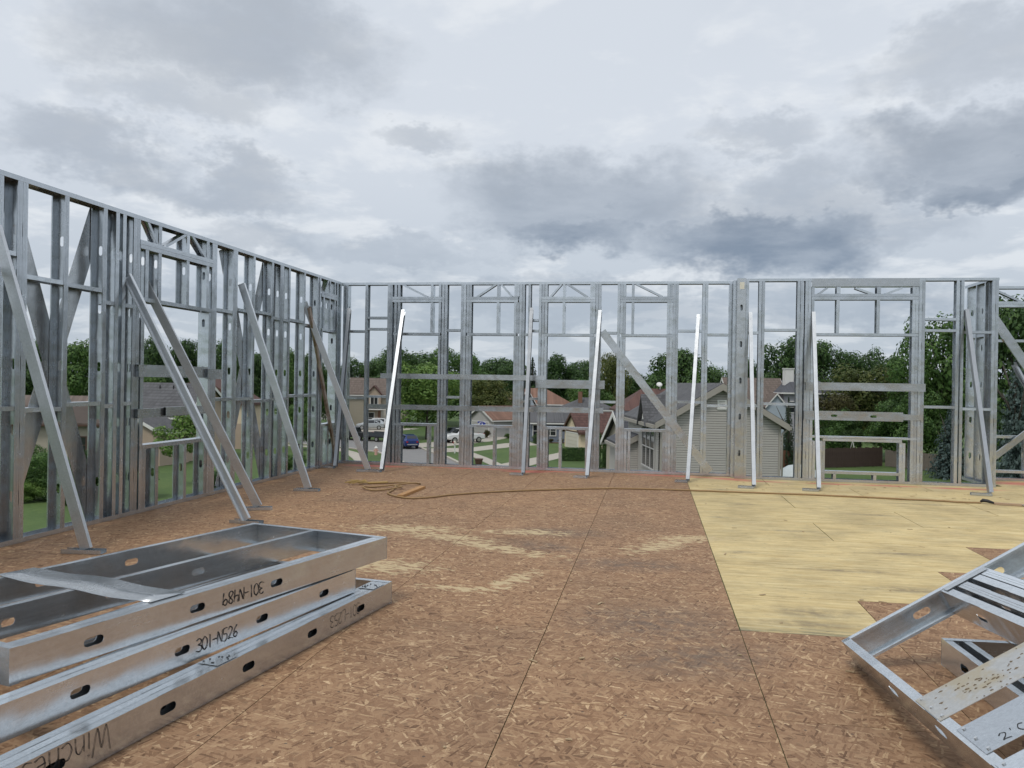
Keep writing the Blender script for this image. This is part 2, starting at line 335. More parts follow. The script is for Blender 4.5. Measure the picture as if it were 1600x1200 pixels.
# ------------------------------------------------------------------ geometry helpers
class MB:
    def __init__(s): s.v = []; s.f = []
    def add(s, vs, fs):
        n = len(s.v); s.v += [tuple(p) for p in vs]; s.f += [tuple(i + n for i in f) for f in fs]
    def box(s, x0, x1, y0, y1, z0, z1):
        s.add([(x0, y0, z0), (x1, y0, z0), (x1, y1, z0), (x0, y1, z0), (x0, y0, z1), (x1, y0, z1), (x1, y1, z1), (x0, y1, z1)],
              [(0, 3, 2, 1), (4, 5, 6, 7), (0, 1, 5, 4), (1, 2, 6, 5), (2, 3, 7, 6), (3, 0, 4, 7)])
        return s
    def obox(s, o, ux, uy, uz):
        o, ux, uy, uz = map(Vector, (o, ux, uy, uz))
        P = [o, o + ux, o + ux + uy, o + uy]; P += [p + uz for p in P]
        fs = [(0, 3, 2, 1), (4, 5, 6, 7), (0, 1, 5, 4), (1, 2, 6, 5), (2, 3, 7, 6), (3, 0, 4, 7)]
        if ux.cross(uy).dot(uz) < 0: fs = [f[::-1] for f in fs]
        s.add(P, fs); return s
    def quad(s, *p): s.add(p, [tuple(range(len(p)))]); return s
    def prism(s, pts, d):
        """polygon extruded by the vector d"""
        d = Vector(d); P = [Vector(p) for p in pts]; n = len(P)
        nrm = Vector((0, 0, 0))
        for i in range(n): nrm += P[i].cross(P[(i + 1) % n])
        fs = [tuple(range(n))[::-1], tuple(range(n, 2 * n))] + [(i, (i + 1) % n, (i + 1) % n + n, i + n) for i in range(n)]
        if nrm.dot(d) < 0: fs = [f[::-1] for f in fs]
        s.add(P + [p + d for p in P], fs); return s
    def cyl(s, a, b, r0, r1=None, n=12, cap=True):
        a, b = Vector(a), Vector(b); r1 = r0 if r1 is None else r1
        t = (b - a).normalized(); u = t.orthogonal().normalized(); w_ = t.cross(u)
        P = []
        for (c, r) in ((a, r0), (b, r1)):
            for i in range(n):
                q = 2 * PI * i / n; P.append(c + u * (r * math.cos(q)) + w_ * (r * math.sin(q)))
        fs = [(i, (i + 1) % n, (i + 1) % n + n, i + n) for i in range(n)]
        if cap: fs += [tuple(range(n))[::-1], tuple(range(n, 2 * n))]
        s.add(P, fs); return s
    def tube(s, pts, rad, n=8):
        P = [Vector(p) for p in pts]; rr = rad if isinstance(rad, (list, tuple)) else [rad] * len(P)
        base = len(s.v); u = None
        for i, p in enumerate(P):
            t = (P[min(i + 1, len(P) - 1)] - P[max(i - 1, 0)]).normalized()
            if u is None: u = t.orthogonal().normalized()
            u = (u - t * u.dot(t)).normalized(); w_ = t.cross(u)
            for k in range(n):
                q = 2 * PI * k / n; s.v.append(tuple(p + u * (rr[i] * math.cos(q)) + w_ * (rr[i] * math.sin(q))))
        for i in range(len(P) - 1):
            for k in range(n):
                a = base + i * n + k; b = base + i * n + (k + 1) % n
                s.f.append((a, b, b + n, a + n))
        s.f.append(tuple(range(base, base + n))[::-1]); s.f.append(tuple(range(base + (len(P) - 1) * n, base + len(P) * n)))
        return s
    def mesh(s, name, mat, smooth=False):
        me = bpy.data.meshes.new(name); me.from_pydata(s.v, [], s.f); me.update()
        if mat: me.materials.append(MATS[mat])
        if smooth:
            for p in me.polygons: p.use_smooth = True
        return me
    def build(s, name, mat, parent=None, smooth=False):
        return link(name, s.mesh(name, mat, smooth), parent)
def link(name, me, parent=None, mx=None):
    o = bpy.data.objects.new(name, me); COL.objects.link(o)
    if parent is not None: o.parent = parent
    if mx is not None: o.matrix_basis = mx
    return o
def thing(name, label, cat, loc=(0, 0, 0), rz=0.0, group=None):
    o = bpy.data.objects.new(name, None); COL.objects.link(o)
    o.location = loc; o.rotation_euler = (0, 0, rz); o['label'] = label; o['category'] = cat
    if group: o['group'] = group
    return o
def tag(o, label, cat, group=None):
    o['label'] = label; o['category'] = cat
    if group: o['group'] = group
    return o
def struct(o): o['kind'] = 'structure'; return o
def copy_tree(o, parent=None):
    c = o.copy(); COL.objects.link(c)
    if parent is not None: c.parent = parent
    for ch in list(o.children): copy_tree(ch, c)
    return c

# ---- cold formed steel sections: length on Z, web across Y at x = 0, flanges toward +X
TK = 0.0022
_cache = {}
def section_mesh(L, D, FL, lip, holes, mirror, mat, rib=True):
    key = (round(L, 3), D, FL, lip, holes, mirror, mat)
    if key in _cache: return _cache[key]
    b = MB(); t = TK
    # web with punched slots
    z = 0.0; hl, hw = 0.052, 0.020
    for zc in sorted(h for h in holes if 0.08 < h < L - 0.08):
        a0, a1 = zc - hl - 0.012, zc + hl + 0.012
        if a0 > z: b.box(0, t, 0, D, z, a0)
        yc = D / 2; cz = hl - hw
        inn = []; out = []
        for ang, oy, oz in ((0, D, cz), (45, D, hl + .012), (90, yc, hl + .012), (135, 0, hl + .012), (180, 0, cz)):
            inn.append((yc + hw * math.cos(R(ang)), zc + cz + hw * math.sin(R(ang)))); out.append((oy, zc + oz))
        for ang, oy, oz in ((180, 0, -cz), (225, 0, -hl - .012), (270, yc, -hl - .012), (315, D, -hl - .012), (360, D, -cz)):
            inn.append((yc + hw * math.cos(R(ang)), zc - cz + hw * math.sin(R(ang)))); out.append((oy, zc + oz))
        n = 10
        vs = [(t, *p) for p in inn] + [(t, *p) for p in out] + [(0, *p) for p in inn] + [(0, *p) for p in out]
        fs = []
        for i in range(n):
            j = (i + 1) % n
            fs += [(i, i + n, j + n, j), (i + 2 * n, j + 2 * n, j + 3 * n, i + 3 * n), (i, j, j + 2 * n, i + 2 * n)]
        b.add(vs, fs); z = a1
    b.box(0, t, 0, D, z, L)
    b.box(t, FL, 0, t, 0, L); b.box(t, FL, D - t, D, 0, L)
    if rib and FL > 0.045:                       # rolled stiffening ridges on the flange faces
        for q in (0.36, 0.64):
            b.box(FL * q - .003, FL * q + .003, -0.0012, 0, 0.002, L - .002); b.box(FL * q - .003, FL * q + .003, D, D + 0.0012, 0.002, L - .002)
    if lip:
        b.box(FL - t, FL, t, lip, 0, L); b.box(FL - t, FL, D - lip, D - t, 0, L)
    if mirror:
        b.v = [(-x, y, zz) for (x, y, zz) in b.v]; b.f = [f[::-1] for f in b.f]
    me = b.mesh('steel_section', mat); _cache[key] = me
    return me
HZ = (0.43, 1.05, 1.66, 2.28, 2.90)
def member(root, name, o, ldir, ddir, fdir, L, D=0.152, FL=0.045, lip=0.013, holes=(), mat='galvanized'):
    """one steel member: from point o along ldir, its web spanning ddir, its flanges pointing along fdir"""
    ldir, ddir, fdir = Vector(ldir).normalized(), Vector(ddir).normalized(), Vector(fdir).normalized()
    mir = fdir.cross(ddir).dot(ldir) < 0
    if mir: fdir = -fdir
    me = section_mesh(L, D, FL, lip, tuple(holes), mir, mat)
    mx = Matrix.Identity(4); o = Vector(o)
    for i in range(3): mx[i][0] = fdir[i]; mx[i][1] = ddir[i]; mx[i][2] = ldir[i]; mx[i][3] = o[i]
    if root is not None: mx = Matrix.Translation(-Vector(root.location)) @ mx
    return link(name, me, root, mx)

# ------------------------------------------------------------------ the deck
YB, YR, YF, XL, HT = 14.86, 14.58, 15.73, -5.77, 3.39
floor = struct(MB().box(-5.95, 9.6, -6.0, 14.758, -0.30, -0.0085).box(-5.95, 1.405, 14.758, 15.035, -0.30, -0.0085).box(5.655, 9.6, 14.758, 15.93, -0.30, -0.0085).build('floor', 'deck_gap'))
_sheets = {}
def sheet(name, x0, x1, y0, y1, mat):
    g = 0.0024 if mat == 'osb' else 0.0048; k = (round(x1 - x0, 3), round(y1 - y0, 3), mat)
    if k not in _sheets:
        _sheets[k] = MB().box(0, x1 - x0 - 2 * g, 0, y1 - y0 - 2 * g, -0.0075, 0).mesh(name, mat)
    return link(name, _sheets[k], floor, Matrix.Translation((x0 + g, y0 + g, random.uniform(-.0006, 0))))
def column(x0, x1, ylo, yhi, phase, name='osb_sheet', mat='osb'):
    y = phase - 2.44 * math.ceil((phase - ylo) / 2.44)
    while y < yhi:
        a, b = max(y, ylo), min(y + 2.44, yhi)
        if b - a > 0.03: sheet(name, x0, x1, a, b, mat)
        y += 2.44
xs = [-0.643 + 1.22 * k for k in range(-4, 2)]
xs = [-5.95] + xs
for i in range(len(xs) - 1):
    k = round((xs[i + 1] - 0.577) / 1.22)
    column(xs[i], xs[i + 1], -6.0, 15.03, 4.06 + (1.22 if k % 2 else 0))
for (x0, x1, yhi, ph) in ((0.577, 1.51, 5.5, 4.06), (1.51, 2.44, 6.46, 5.28), (2.44, 3.10, 7.66, 4.06), (3.10, 4.32, 8.93, 5.28), (4.32, 5.54, 8.93, 4.06), (5.54, 6.76, 8.93, 5.28), (6.76, 9.6, 8.93, 4.06)):
    column(x0, x1, -6.0, yhi, ph)
rows = [(5.5, 6.46, [0.577, 1.51]), (6.46, 7.66, [0.577, 2.44]), (7.66, 8.93, [0.577, 3.10]), (8.93, 10.08, [0.577, 1.85, 4.29, 6.73, 9.6]),
        (10.08, 11.26, [0.577, 3.05, 5.49, 7.93, 9.6]), (11.26, 12.48, [0.577, 1.85, 4.29, 6.73, 9.6]), (12.48, 13.70, [0.577, 3.05, 5.49, 7.93, 9.6]),
        (13.70, 14.75, [0.577, 1.85, 4.29, 6.73, 9.6])]
for (y0, y1, br) in rows:
    for a, b in zip(br, br[1:]): sheet('plywood_sheet', a, b, y0, y1, 'plywood')
sheet('osb_sheet', 0.577, 1.40, 14.75, 15.03, 'osb'); sheet('plywood_sheet', 5.66, 9.6, 14.75, 15.92, 'plywood')
lower = tag(MB().box(-5.9, 9.55, -6.0, 14.7, -6.5, -0.302).build('lower_storey', 'siding_stucco'), 'unfinished lower storeys of the building beneath the deck', 'building')

# ------------------------------------------------------------------ walls of studs
def left_stud(root, yw, z0=0.004, z1=3.386, FL=0.062, name='stud', opening=-1, holes=True, D=0.152, mat='galvanized'):
    """left wall: inner face at x = XL, web at y = yw, flanges toward -y (opening to the camera) or +y"""
    hs = [h - z0 for h in HZ if z0 < h < z1] if holes else ()
    return member(root, name, (XL, yw, z0), (0, 0, 1), (-1, 0, 0), (0, opening, 0), z1 - z0, D, FL, 0.013, hs, mat)
def left_track(root, y0, y1, z, up=1, D=0.152, FL=0.045, name='track', proud=0.0025):
    return member(root, name, (XL + proud, y0, z), (0, 1, 0), (-1, 0, 0), (0, 0, up), y1 - y0, D + 2 * proud, FL, 0)
lw = thing('stud_wall', 'tall galvanized steel stud wall running along the left edge of the deck', 'stud wall', (XL, 3.4, 0))
left_track(lw, 1.6, 14.80, 0.001, 1, name='bottom_track'); left_track(lw, 1.6, 14.80, HT, -1, name='top_track')
# full-height studs, far edge of each flange
for yw in (1.75, 2.36, 2.97, 3.2, 3.45, 4.1, 4.75, 5.1, 5.45, 6.05, 6.60):
    left_stud(lw, yw)
left_stud(lw, 6.83); left_stud(lw, 6.833, opening=1)
left_stud(lw, 7.45); left_stud(lw, 8.04)
left_stud(lw, 8.245, FL=0.058); left_stud(lw, 8.306, opening=1, FL=0.058)
left_stud(lw, 8.56); left_stud(lw, 8.563, opening=1, FL=0.062)
left_stud(lw, 8.72, z1=2.42)                                     # jack studs of the window
left_stud(lw, 10.25); left_stud(lw, 10.253, opening=1); left_stud(lw, 10.12, z1=2.42, opening=1)
left_stud(lw, 10.81); left_stud(lw, 10.813, opening=1)
left_stud(lw, 11.40); left_stud(lw, 12.00)
left_stud(lw, 12.29); left_stud(lw, 12.293, opening=1); left_stud(lw, 12.60); left_stud(lw, 13.19)
left_stud(lw, 13.76); left_stud(lw, 13.85); left_stud(lw, 13.95, z1=2.42)
left_stud(lw, 14.57, z1=2.42, opening=1); left_stud(lw, 14.66); left_stud(lw, 14.76, opening=1)
def left_block(y0, y1, z): left_track(lw, y0, y1, z, -1, FL=0.042, name='blocking', proud=-0.004 + random.uniform(0, .002))
for (a, b, z) in ((5.45, 6.53, 2.52), (6.60, 6.765, 2.69), (6.60, 6.765, 2.53), (6.90, 7.385, 2.50), (7.45, 7.975, 2.49), (8.04, 8.185, 2.37), (8.37, 8.50, 2.37),
                  (10.32, 10.745, 2.50), (10.88, 11.335, 2.55), (11.40, 11.935, 2.57), (12.00, 12.23, 2.52), (12.36, 12.535, 2.52), (12.60, 13.125, 2.54), (13.19, 13.695, 2.50),
                  (5.45, 6.53, 1.27), (6.60, 6.765, 1.27), (6.90, 7.385, 1.25), (7.45, 7.975, 1.29), (8.04, 8.185, 1.26), (8.37, 8.50, 1.28),
                  (10.32, 10.745, 1.29), (10.88, 11.335, 1.29), (11.40, 11.935, 1.25), (12.00, 12.23, 1.27), (12.36, 12.535, 1.27), (12.60, 13.125, 1.31), (13.19, 13.695, 1.31)):
    left_block(a, b, z)
def left_window(ya, yb, crip, diag):
    left_track(lw, ya - .10, yb + .10, 3.075, 1, FL=0.048, name='header_track', proud=.0045); left_track(lw, ya - .10, yb + .10, 3.072, -1, FL=0.048, name='header_track', proud=.0045)
    left_track(lw, ya - .06, yb + .06, 2.47, -1, FL=0.045, name='window_head', proud=.0035); left_track(lw, ya - .06, yb + .06, 0.775, -1, FL=0.045, name='window_sill', proud=.0035)
    for y in crip:
        left_stud(lw, y, 2.472, 3.022, name='cripple_stud'); left_stud(lw, y, 3.125, 3.384, name='cripple_stud', holes=False)
        left_stud(lw, y, 0.004, 0.728, name='cripple_stud')
    left_stud(lw, ya + .065, 0.004, 0.728, name='cripple_stud'); left_stud(lw, ya + .065, 2.472, 3.022, name='cripple_stud')
    left_stud(lw, yb - .01, 0.004, 0.728, name='cripple_stud'); left_stud(lw, yb - .01, 2.472, 3.022, name='cripple_stud'); left_stud(lw, yb - .01, 3.125, 3.384, name='cripple_stud', holes=False)
    for (y0, z0, y1, z1) in diag:
        a = Vector((XL - .004, y0, z0)); b = Vector((XL - .004, y1, z1)); d = (b - a)
        fd = Vector((1, 0, 0)).cross(d).normalized()
        if fd.z > 0: fd = -fd
        member(lw, 'diagonal_strut', a, d, (-1, 0, 0), fd, d.length, 0.09, 0.035, 0.01)
left_window(8.72, 10.12, (9.04, 9.64), ((8.78, 3.37, 8.98, 3.14), (9.12, 3.14, 9.58, 3.37), (9.72, 3.37, 10.05, 3.14)))
left_window(13.96, 14.55, (14.30,), ((14.02, 3.14, 14.2, 3.37),))
def left_strap(ya, za, yb, zb, wd=0.24):
    a = Vector((0, ya, za)); b = Vector((0, yb, zb)); d = (b - a).normalized(); p = Vector((0, -d.z, d.y)) * (wd / 2)
    m = MB(); x0 = XL - 0.156
    m.prism([(x0, *(a + p)[1:]), (x0, *(b + p)[1:]), (x0, *(b - p)[1:]), (x0, *(a - p)[1:])], (-0.0015, 0, 0))
    o = m.build('cross_strap', 'galvanized_web', lw); o.matrix_basis = Matrix.Translation(-lw.location)
    return o
for (a, b) in ((6.76, 8.10), (10.74, 12.06), (3.3, 4.8)):
    left_strap(a, 3.36, b, 0.03)
    o = left_strap(b, 3.36, a, 0.03); o.matrix_basis = Matrix.Translation(Vector((-0.003, 0, 0)) - lw.location)

def back_stud(root, y, x, z0=0.004, z1=3.386, FL=0.046, name='stud', side=1, holes=True):
    """walls facing the camera: inner face at y, flange from x to x + FL; web on the left (side 1) or the right edge (side -1)"""
    hs = [h - z0 for h in HZ if z0 < h < z1] if holes else ()
    xw = x if side > 0 else x + FL
    return member(root, name, (xw, y, z0), (0, 0, 1), (0, 1, 0), (side, 0, 0), z1 - z0, 0.152, FL, 0.013, hs)
def back_track(root, y, x0, x1, z, up=1, FL=0.045, name='track', proud=0.0025, D=0.152):
    return member(root, name, (x0, y - proud, z), (1, 0, 0), (0, 1, 0), (0, 0, up), x1 - x0, D + 2 * proud, FL, 0)
def strut(root, y, x0, z0, x1, z1, D=0.09):
    a = Vector((x0, y + .004, z0)); b = Vector((x1, y + .004, z1)); d = b - a
    fd = Vector((0, 1, 0)).cross(d).normalized()
    if fd.z > 0: fd = -fd
    member(root, 'diagonal_strut', a, d, (0, 1, 0), fd, d.length, D, 0.035, 0.01)
bw = thing('stud_wall', 'long far steel stud wall with four window openings facing the street', 'stud wall', (-2.2, YB, 0))
back_track(bw, YB, XL - .152, 1.39, 0.001, 1, name='bottom_track'); back_track(bw, YB, XL - .152, 1.39, HT, -1, name='top_track')
for x, s in ((-5.75, 1), (-5.70, -1), (-5.318, 1), (-2.24, 1), (0.832, -1), (0.882, 1), (1.285, 1), (1.335, -1)): back_stud(bw, YB, x, side=s)
def back_window(root, y, full, hx0, hx1, jl, jr, ol, orr, crip, diag):
    for x, s in full: back_stud(root, y, x, side=s)
    for x, s in jl + jr:
        back_stud(root, y, x, 0.004, 2.412, side=s, name='jack_stud'); back_stud(root, y, x, 2.465, 3.022, side=s, name='cripple_stud'); back_stud(root, y, x, 3.125, 3.385, side=s, name='cripple_stud', holes=False)
    back_track(root, y, hx0, hx1, 3.075, 1, FL=.048, name='header_track', proud=.0045); back_track(root, y, hx0, hx1, 3.072, -1, FL=.048, name='header_track', proud=.0045)
    back_track(root, y, hx0 + .02, hx1 - .02, 2.46, -1, name='window_head', proud=.0035); back_track(root, y, hx0 + .03, hx1 - .03, 0.785, -1, name='window_sill', proud=.0045)
    for x in crip:
        back_stud(root, y, x, 2.465, 3.022, name='cripple_stud', side=-1); back_stud(root, y, x, 3.125, 3.385, name='cripple_stud', side=-1, holes=False); back_stud(root, y, x - .03, 0.004, 0.738, name='cripple_stud', side=-1)
    for a in diag: strut(root, y, *a)
    for x in (ol + .002, orr - .048): back_stud(root, y, x, 0.004, 0.736, name='cripple_stud', side=1 if x < (ol + orr) / 2 else -1)
back_window(bw, YB, ((-4.885, -1), (-4.838, 1), (-3.845, -1), (-3.79, 1)), -4.79, -3.85, ((-4.755, 1), (-4.69, 1)), ((-3.906, -1),), -4.64, -3.91, (-4.06,), ((-4.60, 3.37, -4.12, 3.135),))
back_window(bw, YB, ((-3.485, -1), (-3.437, 1), (-2.40, -1), (-2.35, 1)), -3.385, -2.43, ((-3.382, 1), (-3.333, 1)), ((-2.498, -1), (-2.45, -1)), -3.285, -2.50, (-2.82,), ((-3.20, 3.135, -2.84, 3.37), (-2.74, 3.37, -2.53, 3.135)))
back_window(bw, YB, ((-2.045, -1), (-1.025, 1), (-0.975, -1)), -1.995, -1.03, ((-1.99, 1), (-1.938, 1)), ((-1.125, -1), (-1.078, -1)), -1.89, -1.125, (-1.617,), ((-1.85, 3.135, -1.65, 3.37), (-1.54, 3.37, -1.17, 3.135)))
back_window(bw, YB, ((-0.64, -1), (0.328, 1), (0.376, -1)), -0.59, 0.365, ((-0.588, 1), (-0.54, 1)), ((0.228, -1), (0.276, -1)), -0.49, 0.228, (-0.392,), ((-0.32, 3.37, 0.15, 3.135),))
for (a, b, z) in ((-5.65, -5.32, 2.50), (-5.27, -4.89, 2.755), (-5.27, -4.89, 2.545), (-3.74, -3.49, 2.53), (-2.30, -2.245, 2.46), (-2.19, -2.05, 2.72), (-2.19, -2.05, 2.53), (-0.925, -0.645, 2.50), (0.426, 0.83, 2.545), (0.932, 1.283, 2.48),
                  (-5.65, -5.32, 1.25), (-5.27, -4.89, 1.285), (-3.74, -3.49, 1.30), (-2.30, -2.245, 1.25), (-2.19, -2.05, 1.30), (-0.925, -0.645, 1.27), (0.426, 0.83, 1.295), (0.932, 1.283, 1.24)):
    back_track(bw, YB, a, b, z, -1, FL=.042, name='blocking', proud=-.003)

# post of the step in the wall, its web to the room
rw = thing('stud_wall', 'right steel stud wall stepping forward with a wide header opening', 'stud wall', (3.4, YR, 0))
member(rw, 'post', (1.392, YR - .004, 0.004), (0, 0, 1), (1, 0, 0), (0, 1, 0), 3.40, 0.142, 0.12, 0.013, HZ, 'galvanized_web')
tp = MB().box(1.430, 1.505, YR - .0065, YR - .0045, 3.22, 3.335).build('tape_label', 'white_tape', rw); tp.matrix_basis = Matrix.Translation(-rw.location)
member(rw, 'post_back', (1.394, YR + .125, 0.006), (0, 0, 1), (1, 0, 0), (0, 1, 0), 3.39, 0.138, 0.02, 0)
member(rw, 'stud', (1.40, YR + .13, 0.004), (0, 0, 1), (-1, 0, 0), (0, 1, 0), 3.38, 0.06, 0.14, 0.013)
back_track(rw, YR, 1.536, 5.50, 0.001, 1, name='bottom_track'); back_track(rw, YR, 1.536, 5.50, HT + .005, -1, name='top_track')
for x, s in ((1.537, 1), (1.748, -1), (1.800, 1), (2.372, -1), (2.424, 1), (2.50, -1), (2.548, 1), (4.29, -1), (4.338, 1), (4.862, -1), (4.93, 1), (5.40, -1), (5.449, 1)): back_stud(rw, YR, x, side=s)
for x, s in ((2.60, 1), (4.238, -1), (4.19, -1)):
    back_stud(rw, YR, x, 0.004, 2.43, side=s, name='jack_stud'); back_stud(rw, YR, x, 2.485, 3.035, side=s, name='cripple_stud'); back_stud(rw, YR, x, 3.135, 3.25, side=s, name='cripple_stud', holes=False)
member(rw, 'header_beam', (2.60, YR - .006, 3.255), (1, 0, 0), (0, 0, 1), (0, 1, 0), 1.69, 0.137, 0.15, 0, (), 'galvanized_web')
back_track(rw, YR, 2.60, 4.285, 3.088, 1, FL=.048, name='header_track', proud=.0045); back_track(rw, YR, 2.60, 4.285, 3.085, -1, FL=.048, name='header_track', proud=.0045)
back_track(rw, YR, 2.60, 4.285, 2.48, -1, name='window_head', proud=.0035); back_track(rw, YR, 2.60, 4.285, 0.76, -1, FL=.03, name='window_sill', proud=.0045)
for x in (3.0, 3.635):
    back_stud(rw, YR, x, 2.485, 3.035, name='cripple_stud', side=-1); back_stud(rw, YR, x, 3.14, 3.25, name='cripple_stud', side=-1, holes=False, FL=.06)
    back_stud(rw, YR, x - .01, 0.05, 0.132, name='cripple_stud', side=-1, holes=False)
for a in ((2.70, 3.145, 2.84, 3.25), (3.30, 3.25, 3.58, 3.145), (3.76, 3.145, 4.02, 3.25)): strut(rw, YR, *a)
back_track(rw, YR, 2.82, 4.06, 0.725, -1, FL=.045, name='opening_head', proud=.003); back_track(rw, YR, 2.84, 4.04, 0.18, -1, FL=.045, name='opening_sill', proud=.0035)
for x, s in ((2.652, 1), (2.76, -1), (2.808, 1), (4.02, -1), (4.068, 1)): back_stud(rw, YR, x, 0.006, 0.675, side=s, name='cripple_stud')
for (a, b, z) in ((1.585, 1.746, 2.50), (1.85, 2.37, 2.55), (4.386, 4.86, 2.74), (4.386, 4.86, 2.555), (4.98, 5.40, 2.53), (1.585, 1.746, 1.26), (1.85, 2.37, 1.30), (4.386, 4.86, 1.30), (4.98, 5.40, 1.28)):
    back_track(rw, YR, a, b, z, -1, FL=.042, name='blocking', proud=-.003)

# short return wall and the recessed wall beyond it
nw = thing('stud_wall', 'short steel stud return wall behind the right corner of the deck', 'stud wall', (5.375, 15.2, 0))
def ret_track(y0, y1, z, up, name, pr=.0025): return member(nw, name, (5.375 - pr, y0, z), (0, 1, 0), (1, 0, 0), (0, 0, up), y1 - y0, 0.152 + 2 * pr, 0.045, 0)
ret_track(14.74, 15.72, 0.001, 1, 'bottom_track'); ret_track(14.74, 15.72, HT, -1, 'top_track')
for y in (14.80, 15.17, 15.58): member(nw, 'stud', (5.375, y, 0.004), (0, 0, 1), (1, 0, 0), (0, 1, 0), 3.38, 0.152, 0.046, 0.013, HZ)
for z in (2.50, 1.28):
    ret_track(14.83, 15.165, z, -1, 'blocking', -.003); ret_track(15.22, 15.545, z, -1, 'blocking', -.003)
fw = thing('stud_wall', 'recessed steel stud wall at the far right edge of the picture', 'stud wall', (7.2, YF, 0))
back_track(fw, YF, 5.54, 9.55, 0.001, 1, name='bottom_track'); back_track(fw, YF, 5.54, 9.55, HT, -1, name='top_track')
back_window(fw, YF, ((5.56, -1), (5.61, 1), (7.45, 1), (7.5, -1)), 5.66, 7.44, ((5.67, 1),), ((7.36, -1),), 5.72, 7.36, (6.42,), ((5.82, 3.37, 6.30, 3.135), (6.5, 3.135, 7.2, 3.37)))
back_track(fw, YF, 5.80, 7.36, 0.18, -1, name='opening_sill')
for x in (8.1, 8.7, 9.3): back_stud(fw, YF, x)

# ------------------------------------------------------------------ guard rails tied across the openings
def rail(label, y, x0, x1, z0, z1, holes=(), mat='galvanized_web', tilt=0.0, FL=0.035):
    o = Vector((x0, y, z0)); d = Vector((x1 - x0, 0, tilt))
    r = member(None, 'guard_rail', o, d, Vector((0, 0, 1)), (0, 1, 0), d.length, round(z1 - z0, 3), FL, 0.01, holes, mat)
    return tag(r, label, 'guard rail', 'rails across the window openings')
rail('upper long grey rail spanning the two leftmost far window openings', YB - .042, -4.99, -1.885, 1.605, 1.70, tilt=0.01)
rail('lower long grey rail spanning the two leftmost far window openings', YB - .042, -5.23, -2.10, 1.035, 1.125, tilt=0.01)
rail('deep upper grey rail across the third far window opening', YB - .084, -2.075, -0.84, 1.48, 1.63)
rail('lower grey rail across the third far window opening', YB - .084, -2.09, -0.855, 1.045, 1.14, tilt=.008)
rail('upper plain grey rail across the wide right opening', YR - .045, 2.52, 4.395, 1.525, 1.655, tilt=.006)
rail('lower slotted grey rail with bent end across the wide right opening', YR - .045, 2.50, 4.06, 1.03, 1.18, (0.48, 1.10))
rail('short narrow rail piece ending the lower right opening rail', YR - .010, 4.035, 4.37, 1.055, 1.15)
def left_rail(label, y0, y1, z0, z1, x=XL + .042):
    r = member(None, 'guard_rail', (x, y0, z0), (0, 1, 0), (0, 0, 1), (-1, 0, 0), y1 - y0, round(z1 - z0, 3), .035, .01, (), 'galvanized_web')
    return tag(r, label, 'guard rail', 'rails across the window openings')
left_rail('upper steel rail across the window of the left wall', 8.57, 10.05, 1.56, 1.70)
left_rail('lower steel rail across the window of the left wall', 8.56, 9.60, 1.09, 1.195)
left_rail('short overlapping rail end at the upper left wall window', 9.98, 10.34, 1.545, 1.675, XL + .080)
left_rail('overlapping far rail end at the lower left wall window', 9.05, 10.10, 1.10, 1.205, XL + .080)

# ------------------------------------------------------------------ diagonal kicker braces
def kicker(label, foot, top, fdir, D=0.096, FL=0.042, mat='kicker_steel', feet='along', flen=0.36, lip=.013):
    f, tp = Vector(foot), Vector(top); d = tp - f
    h = Vector((d.x, d.y, 0)).normalized()
    dn = (-h * d.normalized().z + Vector((0, 0, 1)) * d.normalized().dot(h)) * -1       # perpendicular, pointing to the wall side underneath
    if dn.z > 0: dn = -dn
    root = thing('kicker_brace', label, 'brace', (f.x, f.y, 0), group='diagonal braces holding the walls')
    start = f - dn * 0.0 + Vector((0, 0, 0.02)) + Vector((0, 0, max(0, -dn.z * D)))
    member(root, 'brace_stud', start, tp - start, dn, fdir, (tp - start).length, D, FL, lip, (), mat)
    side = Vector(fdir).normalized()
    sd_ = h.cross(Vector((0, 0, 1)))
    if feet == 'along':
        member(root, 'foot_track', f - h * (flen * 0.35) - sd_ * 0.05 + Vector((0, 0, .002)), h, sd_, (0, 0, 1), flen, 0.10, 0.035, 0)
    else:
        member(root, 'foot_track', f + Vector((0.02, -0.06, .002)), (-1, 0.15, 0), (0.15, 1, 0), (0, 0, 1), flen, 0.092, 0.035, 0)
    return root
NY = (0, 1, 0)
kicker('wide steel brace at the far left edge, foot behind the panel stack', (-4.86, 6.60, 0), (XL + .03, 6.50, 2.90), NY)
kicker('lipped open-sided steel brace nearest the left window', (-4.24, 8.36, 0), (XL + .03, 8.51, 2.72), (0, -1, 0))
kicker('wide steel brace just right of the lipped one at the left window', (-4.57, 9.27, 0), (XL + .03, 8.75, 2.84), NY)
kicker('wide steel brace at the middle of the left wall', (-4.70, 11.02, 0), (XL + .03, 10.98, 2.92), NY)
kicker('wide steel brace on the left wall nearest the far corner', (-4.74, 13.64, 0), (XL + .03, 13.30, 2.92), NY)
EX = (1, 0, 0)
kicker('thin bright brace standing in the far left corner', (-5.55, 13.98, 0), (-5.70, YB - .02, 2.91), EX, FL=.058, mat='brace_steel', feet='side', flen=.2)
kicker('leaning bright brace left of the first far window', (-4.57, 13.61, 0), (-4.62, YB - .02, 2.88), EX, FL=.058, mat='brace_steel', feet='side', flen=.2)
kicker('bright brace between the second and third far windows', (-2.17, 13.90, 0), (-2.22, YB - .02, 2.92), EX, FL=.058, mat='brace_steel', feet='side', flen=.22)
kicker('bright brace between the third and fourth far windows', (-1.08, 13.80, 0), (-0.94, YB - .02, 2.88), EX, FL=.058, mat='brace_steel', feet='side', flen=.22)
kicker('bright brace at the brown and yellow floor joint', (0.55, 13.72, 0), (0.80, YB - .02, 2.81), EX, FL=.058, mat='brace_steel', feet='side', flen=-.2 + .4)
